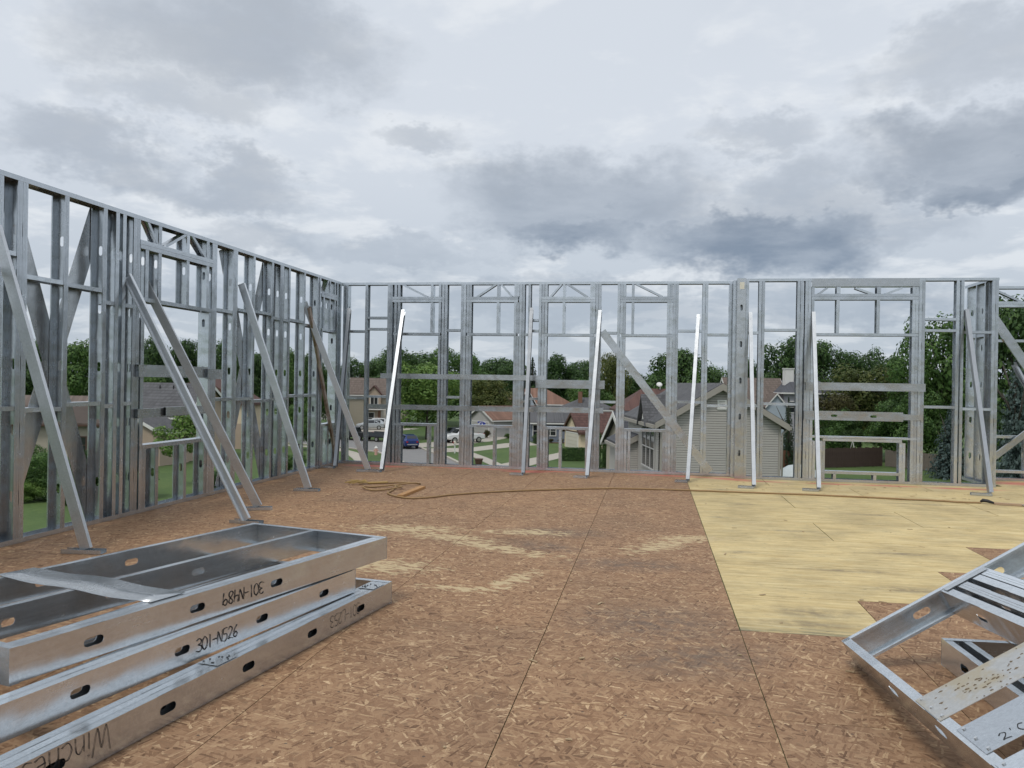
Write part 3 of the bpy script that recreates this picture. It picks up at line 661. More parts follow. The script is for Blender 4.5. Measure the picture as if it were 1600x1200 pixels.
kicker('scuffed bright brace beside the wide slotted post', (1.53, 13.22, 0), (1.60, YR - .02, 2.82), EX, FL=.058, mat='brace_steel', feet='side', flen=.24)
kicker('bright brace at the left side of the wide right opening', (2.47, 13.15, 0), (2.65, YR - .02, 2.83), EX, FL=.058, mat='brace_steel', feet='side', flen=.24)
kicker('bright brace at the right corner beside the spruce', (4.96, 13.38, 0), (4.99, YR - .02, 2.88), EX, FL=.058, mat='brace_steel', feet='side', flen=.28)
kicker('bright brace cut by the right picture edge', (6.72, 14.35, 0), (6.05, YF - .02, 2.05), (-1, 0, 0), mat='brace_steel', feet='side', flen=.3)
def flat_brace(label, a, b, D=0.152, mat='galvanized_web', fd=(0, 1, 0), name='diagonal_brace', off=0):
    a, b = Vector(a), Vector(b); d = b - a
    dd = Vector(fd).cross(d).normalized()
    r = member(None, name, a - dd * D / 2, d, dd, fd, d.length, D, .04, .012, (), mat)
    return tag(r, label, 'brace')
flat_brace('flat diagonal steel stud crossing the wall beside the fourth far window', (-0.90, YB - .045, 2.50), (1.0, YB - .045, 0.075), .135)
flat_brace('flat diagonal brace falling to the right at the right picture edge', (5.85, YF - .045, 2.82), (7.20, YF - .045, 0.75))
flat_brace('flat diagonal brace rising to the right at the right picture edge', (5.80, YF - .092, 0.35), (7.20, YF - .092, 1.55), .10)
flat_brace('rusty brown diagonal brace against the left wall near the corner', (XL + .05, 13.27, 2.78), (XL + .05, 14.62, 0.06), .075, 'rusty_steel', (-1, 0, 0))

rd = random.Random(77)
m = MB()
for i in range(230):
    x = rd.uniform(-5.3, 5.2); y = rd.uniform(3.2, 14.3) if i % 3 else rd.uniform(12.8, 14.4)
    l, wd, q = rd.uniform(.012, .07), rd.uniform(.004, .014), rd.uniform(0, PI); u = Vector((math.cos(q), math.sin(q), rd.uniform(-.05, .05)))
    m.obox((x, y, .004), u * l, Vector((-u.y, u.x, 0)) * wd, (0, 0, rd.uniform(.002, .006)))
o = m.build('wood_scraps', 'pale_scrap'); o['kind'] = 'stuff'; o['label'] = 'tiny wood scraps scattered over the deck'; o['category'] = 'scraps'

# ------------------------------------------------------------------ handwriting: stroke letters laid on a surface
GL = {'3': [[(.08, .88), (.3, 1), (.55, .85), (.5, .62), (.25, .53), (.55, .42), (.62, .18), (.38, 0), (.05, .1)]],
      '0': [[(.35, 1), (.1, .75), (.1, .3), (.32, 0), (.58, .25), (.6, .72), (.35, 1)]],
      '1': [[(.3, 1), (.33, 0)]], '-': [[(.12, .48), (.55, .5)]],
      'N': [[(.05, 0), (.12, .95), (.5, .08), (.62, 1)]],
      '4': [[(.15, 1), (.08, .5), (.6, .55)], [(.55, .98), (.48, 0)]],
      '8': [[(.55, .85), (.3, 1), (.1, .8), (.5, .4), (.5, .1), (.25, 0), (.08, .2), (.45, .6), (.55, .85)]],
      '9': [[(.58, .85), (.3, 1), (.1, .75), (.25, .52), (.55, .7), (.6, .9), (.5, 0)]],
      '5': [[(.55, 1), (.15, .98), (.12, .58), (.45, .55), (.55, .25), (.32, 0), (.05, .08)]],
      '2': [[(.1, .8), (.3, 1), (.55, .8), (.4, .45), (.08, .08), (.3, .1), (.62, 0)]],
      '6': [[(.5, .95), (.2, .6), (.12, .2), (.32, 0), (.55, .2), (.4, .42), (.15, .25)]],
      'L': [[(.12, 1), (.1, 0), (.6, .04)]],
      'W': [[(.0, 1), (.2, 0), (.42, .8), (.62, 0), (.85, 1)]], 'i': [[(.2, .6), (.22, 0)], [(.2, .82), (.23, .86)]],
      'n': [[(.08, .6), (.1, 0)], [(.1, .4), (.3, .62), (.45, .45), (.48, 0)]], 'c': [[(.5, .52), (.25, .62), (.08, .3), (.25, 0), (.52, .1)]],
      'h': [[(.08, 1), (.1, 0)], [(.1, .38), (.3, .58), (.46, .4), (.48, 0)]], 'e': [[(.08, .3), (.5, .36), (.35, .62), (.1, .42), (.2, .03), (.52, .1)]],
      's': [[(.48, .55), (.2, .6), (.12, .42), (.45, .22), (.35, 0), (.08, .06)]], 't': [[(.25, .95), (.25, .08), (.42, 0)], [(.05, .65), (.5, .66)]],
      'r': [[(.1, .6), (.12, 0)], [(.12, .38), (.3, .6), (.5, .55)]], "'": [[(.2, 1), (.15, .8)]], 'C': [[(.55, .9), (.3, 1), (.08, .5), (.3, 0), (.58, .12)]],
      'O': [[(.5, 1.1), (.1, .95), (-.05, .5), (.15, .02), (.6, -.05), (.95, .3), (.95, .8), (.5, 1.1)]], ' ': []}
def writing(root, text, o, right, up, nrm, h, adv=0.72, wd=0.0045):
    o, right, up, nrm = Vector(o), Vector(right).normalized(), Vector(up).normalized(), Vector(nrm).normalized()
    x = 0.0
    for ch in text:
        m = MB()
        for st in GL[ch]:
            P = [(px + x, py) for px, py in st]; Q = []
            for i in range(len(P) - 1):                              # light rounding of the pen path
                for q in range(3):
                    u = q / 3; p0 = P[max(i - 1, 0)]; p1 = P[i]; p2 = P[i + 1]; p3 = P[min(i + 2, len(P) - 1)]
                    Q.append(tuple(0.5 * (2 * p1[k] + (p2[k] - p0[k]) * u + (2 * p0[k] - 5 * p1[k] + 4 * p2[k] - p3[k]) * u * u + (3 * p1[k] - p0[k] - 3 * p2[k] + p3[k]) * u ** 3) for k in (0, 1)))
            Q.append(P[-1])
            W = [o + right * (q[0] * h) + up * (q[1] * h) + nrm * 0.0016 for q in Q]
            for a, b in zip(W, W[1:]):
                if (b - a).length < 1e-6: continue
                d = (b - a).normalized(); wq = wd * (0.72 + 0.55 * abs(math.sin(a.x * 61 + a.y * 47 + a.z * 83))); s = nrm.cross(d) * (wq / 2)
                m.add([a - s - d * wd * .3, b - s + d * wd * .3, b + s + d * wd * .3, a + s - d * wd * .3], [(0, 1, 2, 3)])
        if m.v:
            ob = m.build('handwritten_mark', 'ink', root); ob.matrix_basis = Matrix.Translation(-Vector(root.location))
        x += adv if ch not in "i1'" else adv * (0.62 if ch != '1' else 0.86)
        if ch in 'WO': x += 0.25

# ------------------------------------------------------------------ stud panels stacked flat on the deck
def frame_panel(label, o, ang, L, W, z0, studs, holes, mats=('galvanized_bright', 'galvanized_bright'), flip=False, group='steel stud panels stacked flat', sdir=None, wdir=None):
    """studs: distances across the panel; o = corner where the front stud starts; s runs along the studs, w across"""
    root = thing('stud_panel', label, 'stud panel', (o[0], o[1], z0), group=group)
    s = Vector((-math.sin(R(ang)), -math.cos(R(ang)), 0)) if sdir is None else Vector(sdir).normalized()
    w_ = Vector((-math.cos(R(ang)), math.sin(R(ang)), 0)) if wdir is None else Vector(wdir).normalized()
    O = Vector((o[0], o[1], z0))
    for k, d in enumerate(studs):
        member(root, 'stud', O + w_ * (d + (.001 if k == 0 else 0)) + s * .003 + Vector((0, 0, .0025)), s, (0, 0, 1), w_, L - .006, 0.147, 0.043, .013, holes, mats[0])
    member(root, 'end_track', O - w_ * .0, w_, (0, 0, 1), s, W, 0.152, 0.045, 0, (), mats[1])
    member(root, 'end_track', O + s * L, w_, (0, 0, 1), -s, W, 0.152, 0.045, 0, (), mats[1])
    return root, O, s, w_
b_, O, s, w_ = frame_panel('bottom panel of the stack at left, ribbed top flange', (-1.785, 5.63), 8.55, 3.15, 1.22, 0.001, (0, .046, .092, 0.60, 1.17), (0.446, 1.03, 1.64, 2.23, 2.84))
writing(b_, '301-L253', O + s * .46 + Vector((0, 0, .118)), s, (0, 0, -1), -w_, 0.072, .66, .0026)
writing(b_, 'Winchester', O + s * 2.57 + Vector((0, 0, .143)), s, (0, 0, -1), -w_, 0.108, .56, .0028)
for q in (0.10, 1.72):                                                # screwed joint plates on the ribbed flange
    m = MB(); m.obox(O + s * q + w_ * .01 + Vector((0, 0, .1525)), s * .16, w_ * .118, (0, 0, .0012))
    pt = m.build('joint_plate', 'galvanized_web', b_); pt.matrix_basis = Matrix.Translation(-b_.location)
    sm = MB()
    for i in range(10):
        c = O + s * (q + random.uniform(.02, .14)) + w_ * random.uniform(.02, .115) + Vector((0, 0, .1537)); sm.cyl(c, c + Vector((0, 0, .004)), .005, n=6)
    so = sm.build('screw_heads', 'paint_dark', b_); so.matrix_basis = Matrix.Translation(-b_.location); so['kind'] = 'stuff'
m_, O, s, w_ = frame_panel('middle panel of the stack at left, marked 301-N526', (-1.925, 5.28), 11.3, 3.2, 1.22, 0.155, (0, .047, .60, 1.17), (0.365, 0.97, 1.58, 2.17, 2.78))
writing(m_, '301-N526', O + s * 1.49 + Vector((0, 0, .036)), -s, (0, 0, 1), -w_, 0.066, .60, .0044)
t_, O, s, w_ = frame_panel('top panel of the stack at left, marked 301-N489 upside down', (-1.827, 5.635), 14.6, 2.77, 1.20, 0.309, (0, .046, 0.60, 1.157), (1.16, 1.765, 2.375))
writing(t_, '301-N489', O + s * 1.27 + Vector((0, 0, .108)), s, (0, 0, -1), -w_, 0.066, .62, .0044)
m = MB(); n = 12; P0, P1, P2, P3 = Vector((-2.393, 3.70, 0)), Vector((-2.335, 3.91, 0)), Vector((-3.455, 4.22, 0)), Vector((-3.53, 4.02, 0))
for i in range(n + 1):
    u = i / n; sag = -0.010 * math.sin(u * PI * 2) ** 2
    for P, Q in ((P0, P3), (P1, P2)):
        p = P.lerp(Q, u); m.v.append((p.x, p.y, .4632 + sag + .012 * math.sin(u * PI) * (1 if P is P1 else -.2)))
for i in range(n): m.f.append((2 * i, 2 * i + 2, 2 * i + 3, 2 * i + 1))
st = m.build('cross_strap', 'galvanized_web', t_, True); st.matrix_basis = Matrix.Translation(-t_.location)
so = st.modifiers.new('thick', 'SOLIDIFY'); so.thickness = 0.0015

# ------------------------------------------------------------------ tilted frame and the panels under it, right foreground
steel('dusty_steel', (0.66, 0.66, 0.64), 0.42, 0.2, 0.75, (0.50, 0.41, 0.25))
A = Vector((0.854, 0.084, 0.513)).normalized(); B = Vector((0.055, -0.996, 0.071)); B = (B - A * A.dot(B)).normalized(); N = B.cross(A).normalized()
if N.z < 0: N = -N
C = Vector((1.074, 4.949, 0.134))
tf = thing('tilted_frame', 'steel stud frame leaning up to the right in the right foreground', 'stud panel', (1.15, 4.95, 0.0))
DN = -N
member(tf, 'stud', C + A * .003, A, DN, B, 2.40, 0.148, 0.043, .013, (0.46, 0.92, 1.5, 2.1), 'galvanized_bright')          # far edge, open toward the camera
member(tf, 'edge_track', C, B, DN, A, 2.44, 0.152, 0.045, 0, (0.74, 1.30, 1.9), 'galvanized_bright')                       # left edge
member(tf, 'edge_track', C + A * 2.40, B, DN, -A, 2.44, 0.152, 0.045, 0, (), 'galvanized_bright')
for a0, sg in ((0.605, 1), (0.735, -1), (0.768, 1), (0.875, -1), (1.45, 1), (1.9, 1)):
    member(tf, 'cross_stud', C + A * a0 + B * .047 + DN * .002, B, DN, A * sg, 2.35, 0.146, 0.045 if sg > 0 else .055, .013, (0.42, 1.0, 1.6), 'galvanized_bright')
m = MB(); m.obox(C + A * .62 + B * .046 + N * .0022, A * .25, B * .06, N * .0015); cl = m.build('clip_plate', 'galvanized_web', tf); cl.matrix_basis = Matrix.Translation(-tf.location)
def plate(b0, wd, a0, a1, mat):
    m = MB(); m.obox(C + A * a0 + B * b0 + N * .0012, A * (a1 - a0), B * wd, N * .0018)
    o = m.build('gusset_plate', mat, tf); o.matrix_basis = Matrix.Translation(-tf.location)
    sm = MB()
    for k in range(3):
        c = C + A * (a0 + .022) + B * (b0 + wd * (0.1 + .4 * k)) + N * .003; sm.cyl(c, c + N * .005, .007, n=7)
    h = sm.build('screw_heads', 'paint_silver', tf); h.matrix_basis = Matrix.Translation(-tf.location); h['kind'] = 'stuff'
    return o
plate(1.118, 0.271, 0.005, 2.36, 'dusty_steel'); plate(1.512, 0.255, 0.02, 2.36, 'galvanized'); plate(1.85, 0.255, 0.01, 2.36, 'galvanized')
sm = MB()
for i in range(95):
    ca = random.gauss(.26, .10) if i % 3 else random.gauss(.62, .08); cb = 1.118 + min(.262, max(.01, random.gauss(.14, .06))); r = random.uniform(.0015, .0065)
    if not 0.01 < ca < 0.9: continue
    c = C + A * ca + B * cb + N * .003
    pts = []
    for k in range(6):
        q = k * PI / 3; rr = r * random.uniform(.7, 1.5); pts.append(c + A * rr * math.cos(q) * 1.6 + B * rr * math.sin(q))
    b0 = len(sm.v); sm.v += [tuple(p) for p in pts] + [tuple(c + N * random.uniform(.002, .005))]
    for k in range(6): sm.f.append((b0 + k, b0 + (k + 1) % 6, b0 + 6))
md = sm.build('dried_mud', 'mud', tf); md.matrix_basis = Matrix.Translation(-tf.location); md['kind'] = 'stuff'
writing(tf, "2'C OO", C + A * .10 + B * 1.742 + N * .0025, A, -B, N, 0.055, .80, .0035)
writing(tf, '39', C + A * .50 + B * 1.24 + N * .0025, A, -B, N, 0.05, .7, .0035)
und = 'panels lying under the tilted frame'
frame_panel('flat steel panel on the floor under the tilted frame', (1.64, 5.07), 0, 2.3, 1.22, 0.001, (0, .10, 0.6, 1.17), (0.3, 0.9, 1.5, 2.1), group=und, sdir=(.06, -.998, 0), wdir=(.998, .06, 0))
frame_panel('second panel propping the tilted frame at the right picture edge', (1.98, 5.35), 0, 2.6, 1.22, 0.155, (0, 0.6, 1.17), (0.3, 0.9, 1.5, 2.1), group=und, sdir=(.03, -.999, 0), wdir=(.999, .03, 0))
frame_panel('third panel propping the tilted frame past the right edge', (2.02, 5.30), 0, 2.6, 1.22, 0.309, (0, 0.6, 1.17), (0.3, 0.9, 1.5, 2.1), group=und, sdir=(.05, -.998, 0), wdir=(.998, .05, 0))

# ------------------------------------------------------------------ rope, board, fittings
def spline(P, k=8):
    P = [Vector(p) for p in P]; out = []
    for i in range(len(P) - 1):
        p0, p1, p2, p3 = P[max(i - 1, 0)], P[i], P[i + 1], P[min(i + 2, len(P) - 1)]
        for q in range(k):
            u = q / k
            out.append(0.5 * (2 * p1 + (p2 - p0) * u + (2 * p0 - 5 * p1 + 4 * p2 - p3) * u * u + (3 * p1 - p0 - 3 * p2 + p3) * u ** 3))
    return out + [P[-1]]
rp = thing('rope', 'long tan rope lying across the deck with a loose coil at its left end', 'rope', (-3.6, 11.6, 0))
main = [(-3.95, 12.15), (-3.72, 12.25), (-3.45, 12.2), (-3.52, 12.02), (-3.75, 11.9), (-3.55, 11.55), (-3.85, 11.25), (-4.08, 11.42), (-3.98, 11.62), (-3.70, 11.70), (-3.62, 11.40), (-3.58, 11.05), (-3.40, 10.78), (-3.15, 10.64), (-2.9, 10.8), (-2.72, 11.08), (-2.25, 11.55), (-1.46, 12.06), (-0.55, 12.50), (0.58, 12.60), (1.6, 12.60), (2.57, 12.60), (3.5, 12.50), (4.0, 12.47), (4.2, 12.40), (4.50, 12.42)]
pts = spline([(x, y, 0.0135 + (.024 if 3 <= i <= 10 and i % 2 else 0)) for i, (x, y) in enumerate(main)], 8)
pts = [p + Vector((random.uniform(-.006, .006), random.uniform(-.012, .012), 0)) for p in pts]
ro = MB().tube(pts, 0.0125, 7).build('strand', 'rope', rp, True); ro.matrix_basis = Matrix.Translation(-rp.location)
tail = spline([(-3.95, 12.15, .02), (-4.1, 12.05, .02), (-4.2, 11.98, .02)]); m = MB().tube(tail, .018, 7)
for i in range(16):
    a = Vector((-4.2, 11.98, .02)); q = R(random.uniform(140, 260)); l = random.uniform(.12, .38)
    m.tube([a, a + Vector((math.cos(q) * l * .5, math.sin(q) * l * .4, random.uniform(.01, .05))), a + Vector((math.cos(q) * l, math.sin(q) * l * .8, random.uniform(.0, .03)))], .006, 5)
fr = m.build('frayed_end', 'frayed', rp, True); fr.matrix_basis = Matrix.Translation(-rp.location)
m = MB(); m.obox((-3.36, 10.75, .001), (.03, 1.02, 0), (.085, -.003, 0), (0, 0, .035))
tag(m.build('board_offcut', 'lumber'), 'short orange wooden board lying beside the rope coil', 'board')
rg = thing('rope_grab', 'black clip and metal fitting at the right end of the rope', 'rope grab', (4.72, 12.35, 0))
m = MB(); m.tube([(4.50, 12.45, .02), (4.53, 12.44, .045), (4.58, 12.42, .04), (4.63, 12.40, .025), (4.66, 12.39, .015)], [.014, .026, .024, .018, .012], 8)
q = m.build('clip', 'black_plastic', rg, True); q.matrix_basis = Matrix.Translation(-rg.location)
m = MB(); m.obox((4.64, 12.33, .004), (.34, -.07, 0), (.01, .06, 0), (0, 0, .028)); q = m.build('shock_strap', 'webbing', rg); q.matrix_basis = Matrix.Translation(-rg.location)
m = MB(); ring = [(5.02 + .055 * math.cos(k * PI / 8), 12.26 + .035 * math.sin(k * PI / 8), .02) for k in range(17)]; m.tube(ring, .009, 6); m.tube([(5.07, 12.25, .02), (5.3, 12.18, .02), (5.6, 12.1, .02)], .022, 7)
q = m.build('snap_hook', 'galvanized_web', rg, True); q.matrix_basis = Matrix.Translation(-rg.location)

# ------------------------------------------------------------------ ground, street, lawns
GZ = -6.5
struct(MB().box(-2500, 2500, -800, 3500, GZ - .5, GZ).build('ground', 'grass'))
def flat(name, pts, mat, lift=0.004, kind=True):
    m = MB(); m.prism([(x, y, GZ - .05) for x, y in pts], (0, 0, .05 + lift)); o = m.build(name, mat)
    return struct(o) if kind else o
rl = [(-120, 132), (-90, 119), (-60, 105), (-43, 97.5), (-36, 94.3), (-30.4, 89.7), (-26, 83), (-20, 70), (-14, 55), (-10, 40), (-9, 20)]
rr_ = [(-120, 146), (-90, 132), (-60, 118), (-44, 110), (-36, 106.5), (-31, 103.5), (-27.6, 97.5), (-24.6, 91.5), (-21.4, 86.2), (-18.8, 80.5), (-13, 68), (-7, 54), (-2.5, 40), (-1.5, 20)]
road = flat('road', rl + rr_[::-1], 'asphalt', 0.006)
def strip(name, line, wd, mat, lift):
    m = MB(); L_ = [Vector((x, y, 0)) for x, y in line]
    for i in range(len(L_) - 1):
        a, b = L_[i], L_[i + 1]; n_ = Vector((-(b - a).y, (b - a).x, 0)).normalized() * (wd / 2)
        m.prism([(a - n_) + Vector((0, 0, GZ - .02)), (b - n_) + Vector((0, 0, GZ - .02)), (b + n_) + Vector((0, 0, GZ - .02)), (a + n_) + Vector((0, 0, GZ - .02))], (0, 0, .02 + lift + i * .0006))
    return struct(m.build(name, mat))
strip('kerb', rr_, 0.35, 'concrete', 0.12); strip('kerb', rl, 0.35, 'concrete', 0.12)
strip('pavement', [(-60, 101.5), (-43, 95.3), (-36.5, 92.8), (-33, 88.4), (-29.9, 82.3), (-25, 72)], 1.3, 'concrete', 0.035)
strip('pavement', [(-25.2, 98.2), (-20.6, 92.6), (-17.9, 87), (-15.6, 81.6), (-10, 68)], 1.3, 'concrete', 0.035)
flat('driveway', [(-27.4, 97.0), (-24.8, 92.2), (-20.7, 94.2), (-17.4, 103.2), (-14.5, 108), (-16.5, 112.5), (-19.2, 109.2), (-22.2, 99.6)], 'concrete', 0.020)
flat('driveway', [(-30.5, 103.2), (-27.9, 98.5), (-25.9, 99.5), (-21.8, 112), (-20.5, 122), (-26, 122), (-28, 110)], 'concrete', 0.016)
flat('driveway', [(-16.9, 76.8), (-15.0, 80.2), (-12.9, 88), (-11.0, 95.4), (-9.8, 101.5), (-8.0, 103), (-7.7, 100), (-9.3, 92), (-10.9, 84.6), (-12.6, 76)], 'concrete', 0.012)
flat('driveway', [(-53, 128), (-44, 138), (-39, 137), (-42, 124), (-47, 114), (-52, 116)], 'concrete', 0.016)
flat('flower_bed', [(-15.8, 113), (-15.5, 111.2), (-11.2, 112), (-11.3, 113.8)], 'soil', 0.05)
flat('flower_bed', [(-5.0, 80.5), (-4.6, 78.5), (-1.5, 79), (-1.6, 82)], 'soil', 0.05)

# ------------------------------------------------------------------ houses
def house(label, px_loc, rz, cat='house'):
    return thing('house', label, cat, (px_loc[0], px_loc[1], GZ), rz)
def walls_gable(root, x0, x1, y0, y1, ze, zr, axis, mat, z0=-.2, name='wall'):
    m = MB()
    if axis == 'x':
        ym = (y0 + y1) / 2; m.prism([(x0, y0, z0), (x0, y1, z0), (x0, y1, ze), (x0, ym, zr), (x0, y0, ze)], (x1 - x0, 0, 0))
    else:
        xm = (x0 + x1) / 2; m.prism([(x0, y0, z0), (x1, y0, z0), (x1, y0, ze), (xm, y0, zr), (x0, y0, ze)], (0, y1 - y0, 0))
    return m.build(name, mat, root)
def roof_gable(root, x0, x1, y0, y1, ze, zr, axis, mat, trim, over=0.4, th=0.16):
    m = MB(); t = MB()
    if axis == 'x':
        ym = (y0 + y1) / 2; sl = (zr - ze) / (ym - y0)
        for sg in (-1, 1):
            ye = ym + sg * (ym - y0 + over); zl = ze - sl * over
            P = [(x0 - over, ym, zr + .03), (x0 - over, ye, zl + .03), (x0 - over, ye, zl + th + .03), (x0 - over, ym, zr + th + .05)]
            m.prism(P, (x1 - x0 + 2 * over, 0, 0))
            for xx in (x0 - over - .045, x1 + over + .005):
                t.prism([(xx, ym, zr - .14), (xx, ye, zl - .14), (xx, ye, zl + th), (xx, ym, zr + th + .02)], (.04, 0, 0))
            t.box(x0 - over + .01, x1 + over - .01, ye - (.12 if sg < 0 else -.005), ye + (.12 if sg > 0 else -.005), zl - .10, zl + .07)
    else:
        xm = (x0 + x1) / 2; sl = (zr - ze) / (xm - x0)
        for sg in (-1, 1):
            xe = xm + sg * (xm - x0 + over); zl = ze - sl * over
            P = [(xm, y0 - over, zr + .03), (xe, y0 - over, zl + .03), (xe, y0 - over, zl + th + .03), (xm, y0 - over, zr + th + .05)]
            m.prism(P, (0, y1 - y0 + 2 * over, 0))
            for yy in (y0 - over - .045, y1 + over + .005):
                t.prism([(xm, yy, zr - .14), (xe, yy, zl - .14), (xe, yy, zl + th), (xm, yy, zr + th + .02)], (0, .04, 0))
            t.box(xe - (.12 if sg < 0 else -.005), xe + (.12 if sg > 0 else -.005), y0 - over + .01, y1 + over - .01, zl - .10, zl + .07)
    r = m.build('roof', mat, root)
    t.build('roof_trim', trim, r)
    return r
def roof_hip(root, x0, x1, y0, y1, ze, rx0, rx1, zr, mat, trim, over=0.4):
    x0 -= over; x1 += over; y0 -= over; y1 += over; ym = (y0 + y1) / 2
    a, b, c, d = (x0, y0, ze), (x1, y0, ze), (x1, y1, ze), (x0, y1, ze); e, f = (rx0, ym, zr), (rx1, ym, zr)
    m = MB(); m.add([a, b, c, d, e, f], [(0, 1, 5, 4), (1, 2, 5), (2, 3, 4, 5), (3, 0, 4), (3, 2, 1, 0)])
    r = m.build('roof', mat, root)
    t = MB()
    t.box(x0 - .03, x1 + .03, y0 - .03, y0 + .02, ze - .16, ze + .015); t.box(x0 - .03, x0 + .02, y0 + .025, y1 + .03, ze - .16, ze + .015); t.box(x1 - .02, x1 + .03, y0 + .025, y1 + .03, ze - .16, ze + .015)
    t.build('roof_trim', trim, r)
    return r
def box_wall(root, x0, x1, y0, y1, z1, mat, z0=-.2): return MB().box(x0, x1, y0, y1, z0, z1).build('wall', mat, root)
def window(root, face, at, u, z, wd, ht, trim='white_trim', mul=1, bars=1, name='window', k=.10):
    """face 'f': wall at y = at facing -y, u along x. face 'l': wall at x = at facing -x, u along y"""
    def P(m, u0, u1, d0, d1, z0, z1):
        if face == 'f': m.box(u0, u1, at - d1, at - d0, z0, z1)
        else: m.box(at - d1, at - d0, u0, u1, z0, z1)
    m = MB()
    P(m, u - wd / 2 - k, u + wd / 2 + k, .002, .06, z + ht, z + ht + k); P(m, u - wd / 2 - k, u + wd / 2 + k, .002, .09, z - k, z)
    P(m, u - wd / 2 - k, u - wd / 2, .002, .055, z, z + ht); P(m, u + wd / 2, u + wd / 2 + k, .002, .055, z, z + ht)
    for i in range(1, mul + 1):
        if mul > 1 and i < mul: P(m, u - wd / 2 + wd * i / mul - k * .4, u - wd / 2 + wd * i / mul + k * .4, .012, .05, z, z + ht)
    for i in range(1, bars + 1): P(m, u - wd / 2, u + wd / 2, .011, .04, z + ht * i / (bars + 1) - .025, z + ht * i / (bars + 1) + .025)
    f = m.build(name, trim, root)
    for i in range(mul):
        g = MB(); P(g, u - wd / 2 + wd * i / mul + .001, u - wd / 2 + wd * (i + 1) / mul - .001, .003, .010, z + .001, z + ht - .001); g.build('pane', 'window_glass', f)
    return f
def garage(root, face, at, u, wd, ht, mat='garage_white', trim='white_trim'):
    def P(m, u0, u1, d0, d1, z0, z1):
        if face == 'f': m.box(u0, u1, at - d1, at - d0, z0, z1)
        else: m.box(at - d1, at - d0, u0, u1, z0, z1)
    m = MB(); P(m, u - wd / 2 - .14, u - wd / 2, .002, .07, 0, ht + .14); P(m, u + wd / 2, u + wd / 2 + .14, .002, .07, 0, ht + .14); P(m, u - wd / 2, u + wd / 2, .002, .07, ht, ht + .14)
    f = m.build('garage_door', trim, root)
    for i in range(4):
        g = MB(); P(g, u - wd / 2 + .005, u + wd / 2 - .005, .003, .045, ht * i / 4 + .012, ht * (i + 1) / 4 - .012); g.build('door_panel', mat, f)
    return f
def lap_siding(root, x0, x1, y, z0, ze, zr, step, mat, side='f'):
    """lapped boards on a gable front (or on a side wall, side 'l', from y = x0 to x1 at x = y), each standing proud of a dark backing painted as lap shadow; one joined part"""
    m = MB(); xm = (x0 + x1) / 2; z = z0
    T = (lambda u, d, zz: (u, y - d, zz)) if side == 'f' else (lambda u, d, zz: (y - d, x0 + x1 - u, zz))
    while z < zr - .05:
        zt = min(z + step, zr); hw0 = (x1 - x0) / 2 if z <= ze else (x1 - x0) / 2 * (zr - z) / (zr - ze); hw1 = (x1 - x0) / 2 if zt <= ze else (x1 - x0) / 2 * (zr - zt) / (zr - ze)
        zb = z + step * .15
        m.add([T(xm - hw0, .062, zb), T(xm + hw0, .062, zb), T(xm + hw1, .048, zt), T(xm - hw1, .048, zt), T(xm - hw0, .003, zb), T(xm + hw0, .003, zb), T(xm + hw1, .003, zt), T(xm - hw1, .003, zt)],
              [(0, 1, 2, 3), (4, 5, 1, 0), (3, 2, 6, 7)]); z += step
    o = m.build('lap_siding', mat, root); o['kind'] = 'stuff'
    return o

# near house with grey lap siding beyond the far wall
h = house('two storey grey lap sided house with gable facing the deck', (0.39, 40.64), R(11))
walls_gable(h, 0, 5.83, 0, 9.0, 6.30, 8.02, 'y', 'lap_shadow_backing'); lap_siding(h, 0.11, 5.72, 0, 0.0, 6.27, 7.98, 0.118, 'siding_board'); lap_siding(h, 0.06, 9.0, 0, 0, 6.2, 6.2, .118, 'siding_board', 'l')
roof_gable(h, 0, 5.83, 0, 9.0, 6.30, 8.02, 'y', 'roof_grey', 'tan_trim', 0.32)
for x in (0.05, 5.78): MB().box(x - .055, x + .055, -.075, .04, 0, 6.22).build('corner_board', 'tan_trim', h)
m = MB()
for (a, b, c, d) in ((2.72, 2.80, 6.95, 7.42), (3.10, 3.18, 6.95, 7.42), (2.80, 3.10, 6.95, 7.02), (2.80, 3.10, 7.35, 7.42)): m.box(a, b, -.105, -.058, c, d)
v = m.build('gable_vent', 'white_trim', h)
for k in range(5): MB().obox((2.80, -.098, 7.03 + k * .064), (.30, 0, 0), (0, .024, .04), (0, .01, -.008)).build('louver', 'white_trim', v)
m = MB(); m.tube([(6.16, -.22, 6.12), (6.02, -.12, 5.92), (5.90, -.08, 5.85), (5.90, -.08, 0.1)], .045, 6); m.build('downspout', 'tan_trim', h, True)
for u, z, wd, ht in ((2.6, 3.9, 3.3, 2.0), (2.8, 0.5, 2.9, 2.2)): window(h, 'l', -.065, u, z, wd, ht, 'siding_pale', 3, 1, k=.05)
m = MB(); m.prism([(-.3, 1.7, 6.0), (-.3, 3.5, 6.0), (-.3, 2.6, 7.35)], (1.0, 0, 0)); m.build('dormer', 'siding_white', h)
m = MB(); m.prism([(-.5, 1.5, 5.95), (-.5, 2.6, 7.5), (-.5, 2.6, 7.6), (-.5, 1.42, 6.02)], (1.6, 0, 0)); m.prism([(-.5, 3.7, 5.95), (-.5, 2.6, 7.5), (-.5, 2.6, 7.6), (-.5, 3.78, 6.02)], (1.6, 0, 0)); m.build('dormer_roof', 'roof_grey', h)
m = MB(); m.cyl((-.302, 2.6, 6.6), (-.34, 2.6, 6.6), .22, n=14); o = m.build('oval_ornament', 'white_trim', h)
m = MB(); m.prism([(-1.0, 3.6, 2.3), (-1.0, 4.4, 2.3), (-1.0, 4.0, 3.1)], (1.0, 0, 0)); m.box(-.9, -.8, 3.65, 3.75, 0, 2.3); m.box(-.9, -.8, 4.25, 4.35, 0, 2.3); m.build('porch', 'white_trim', h)
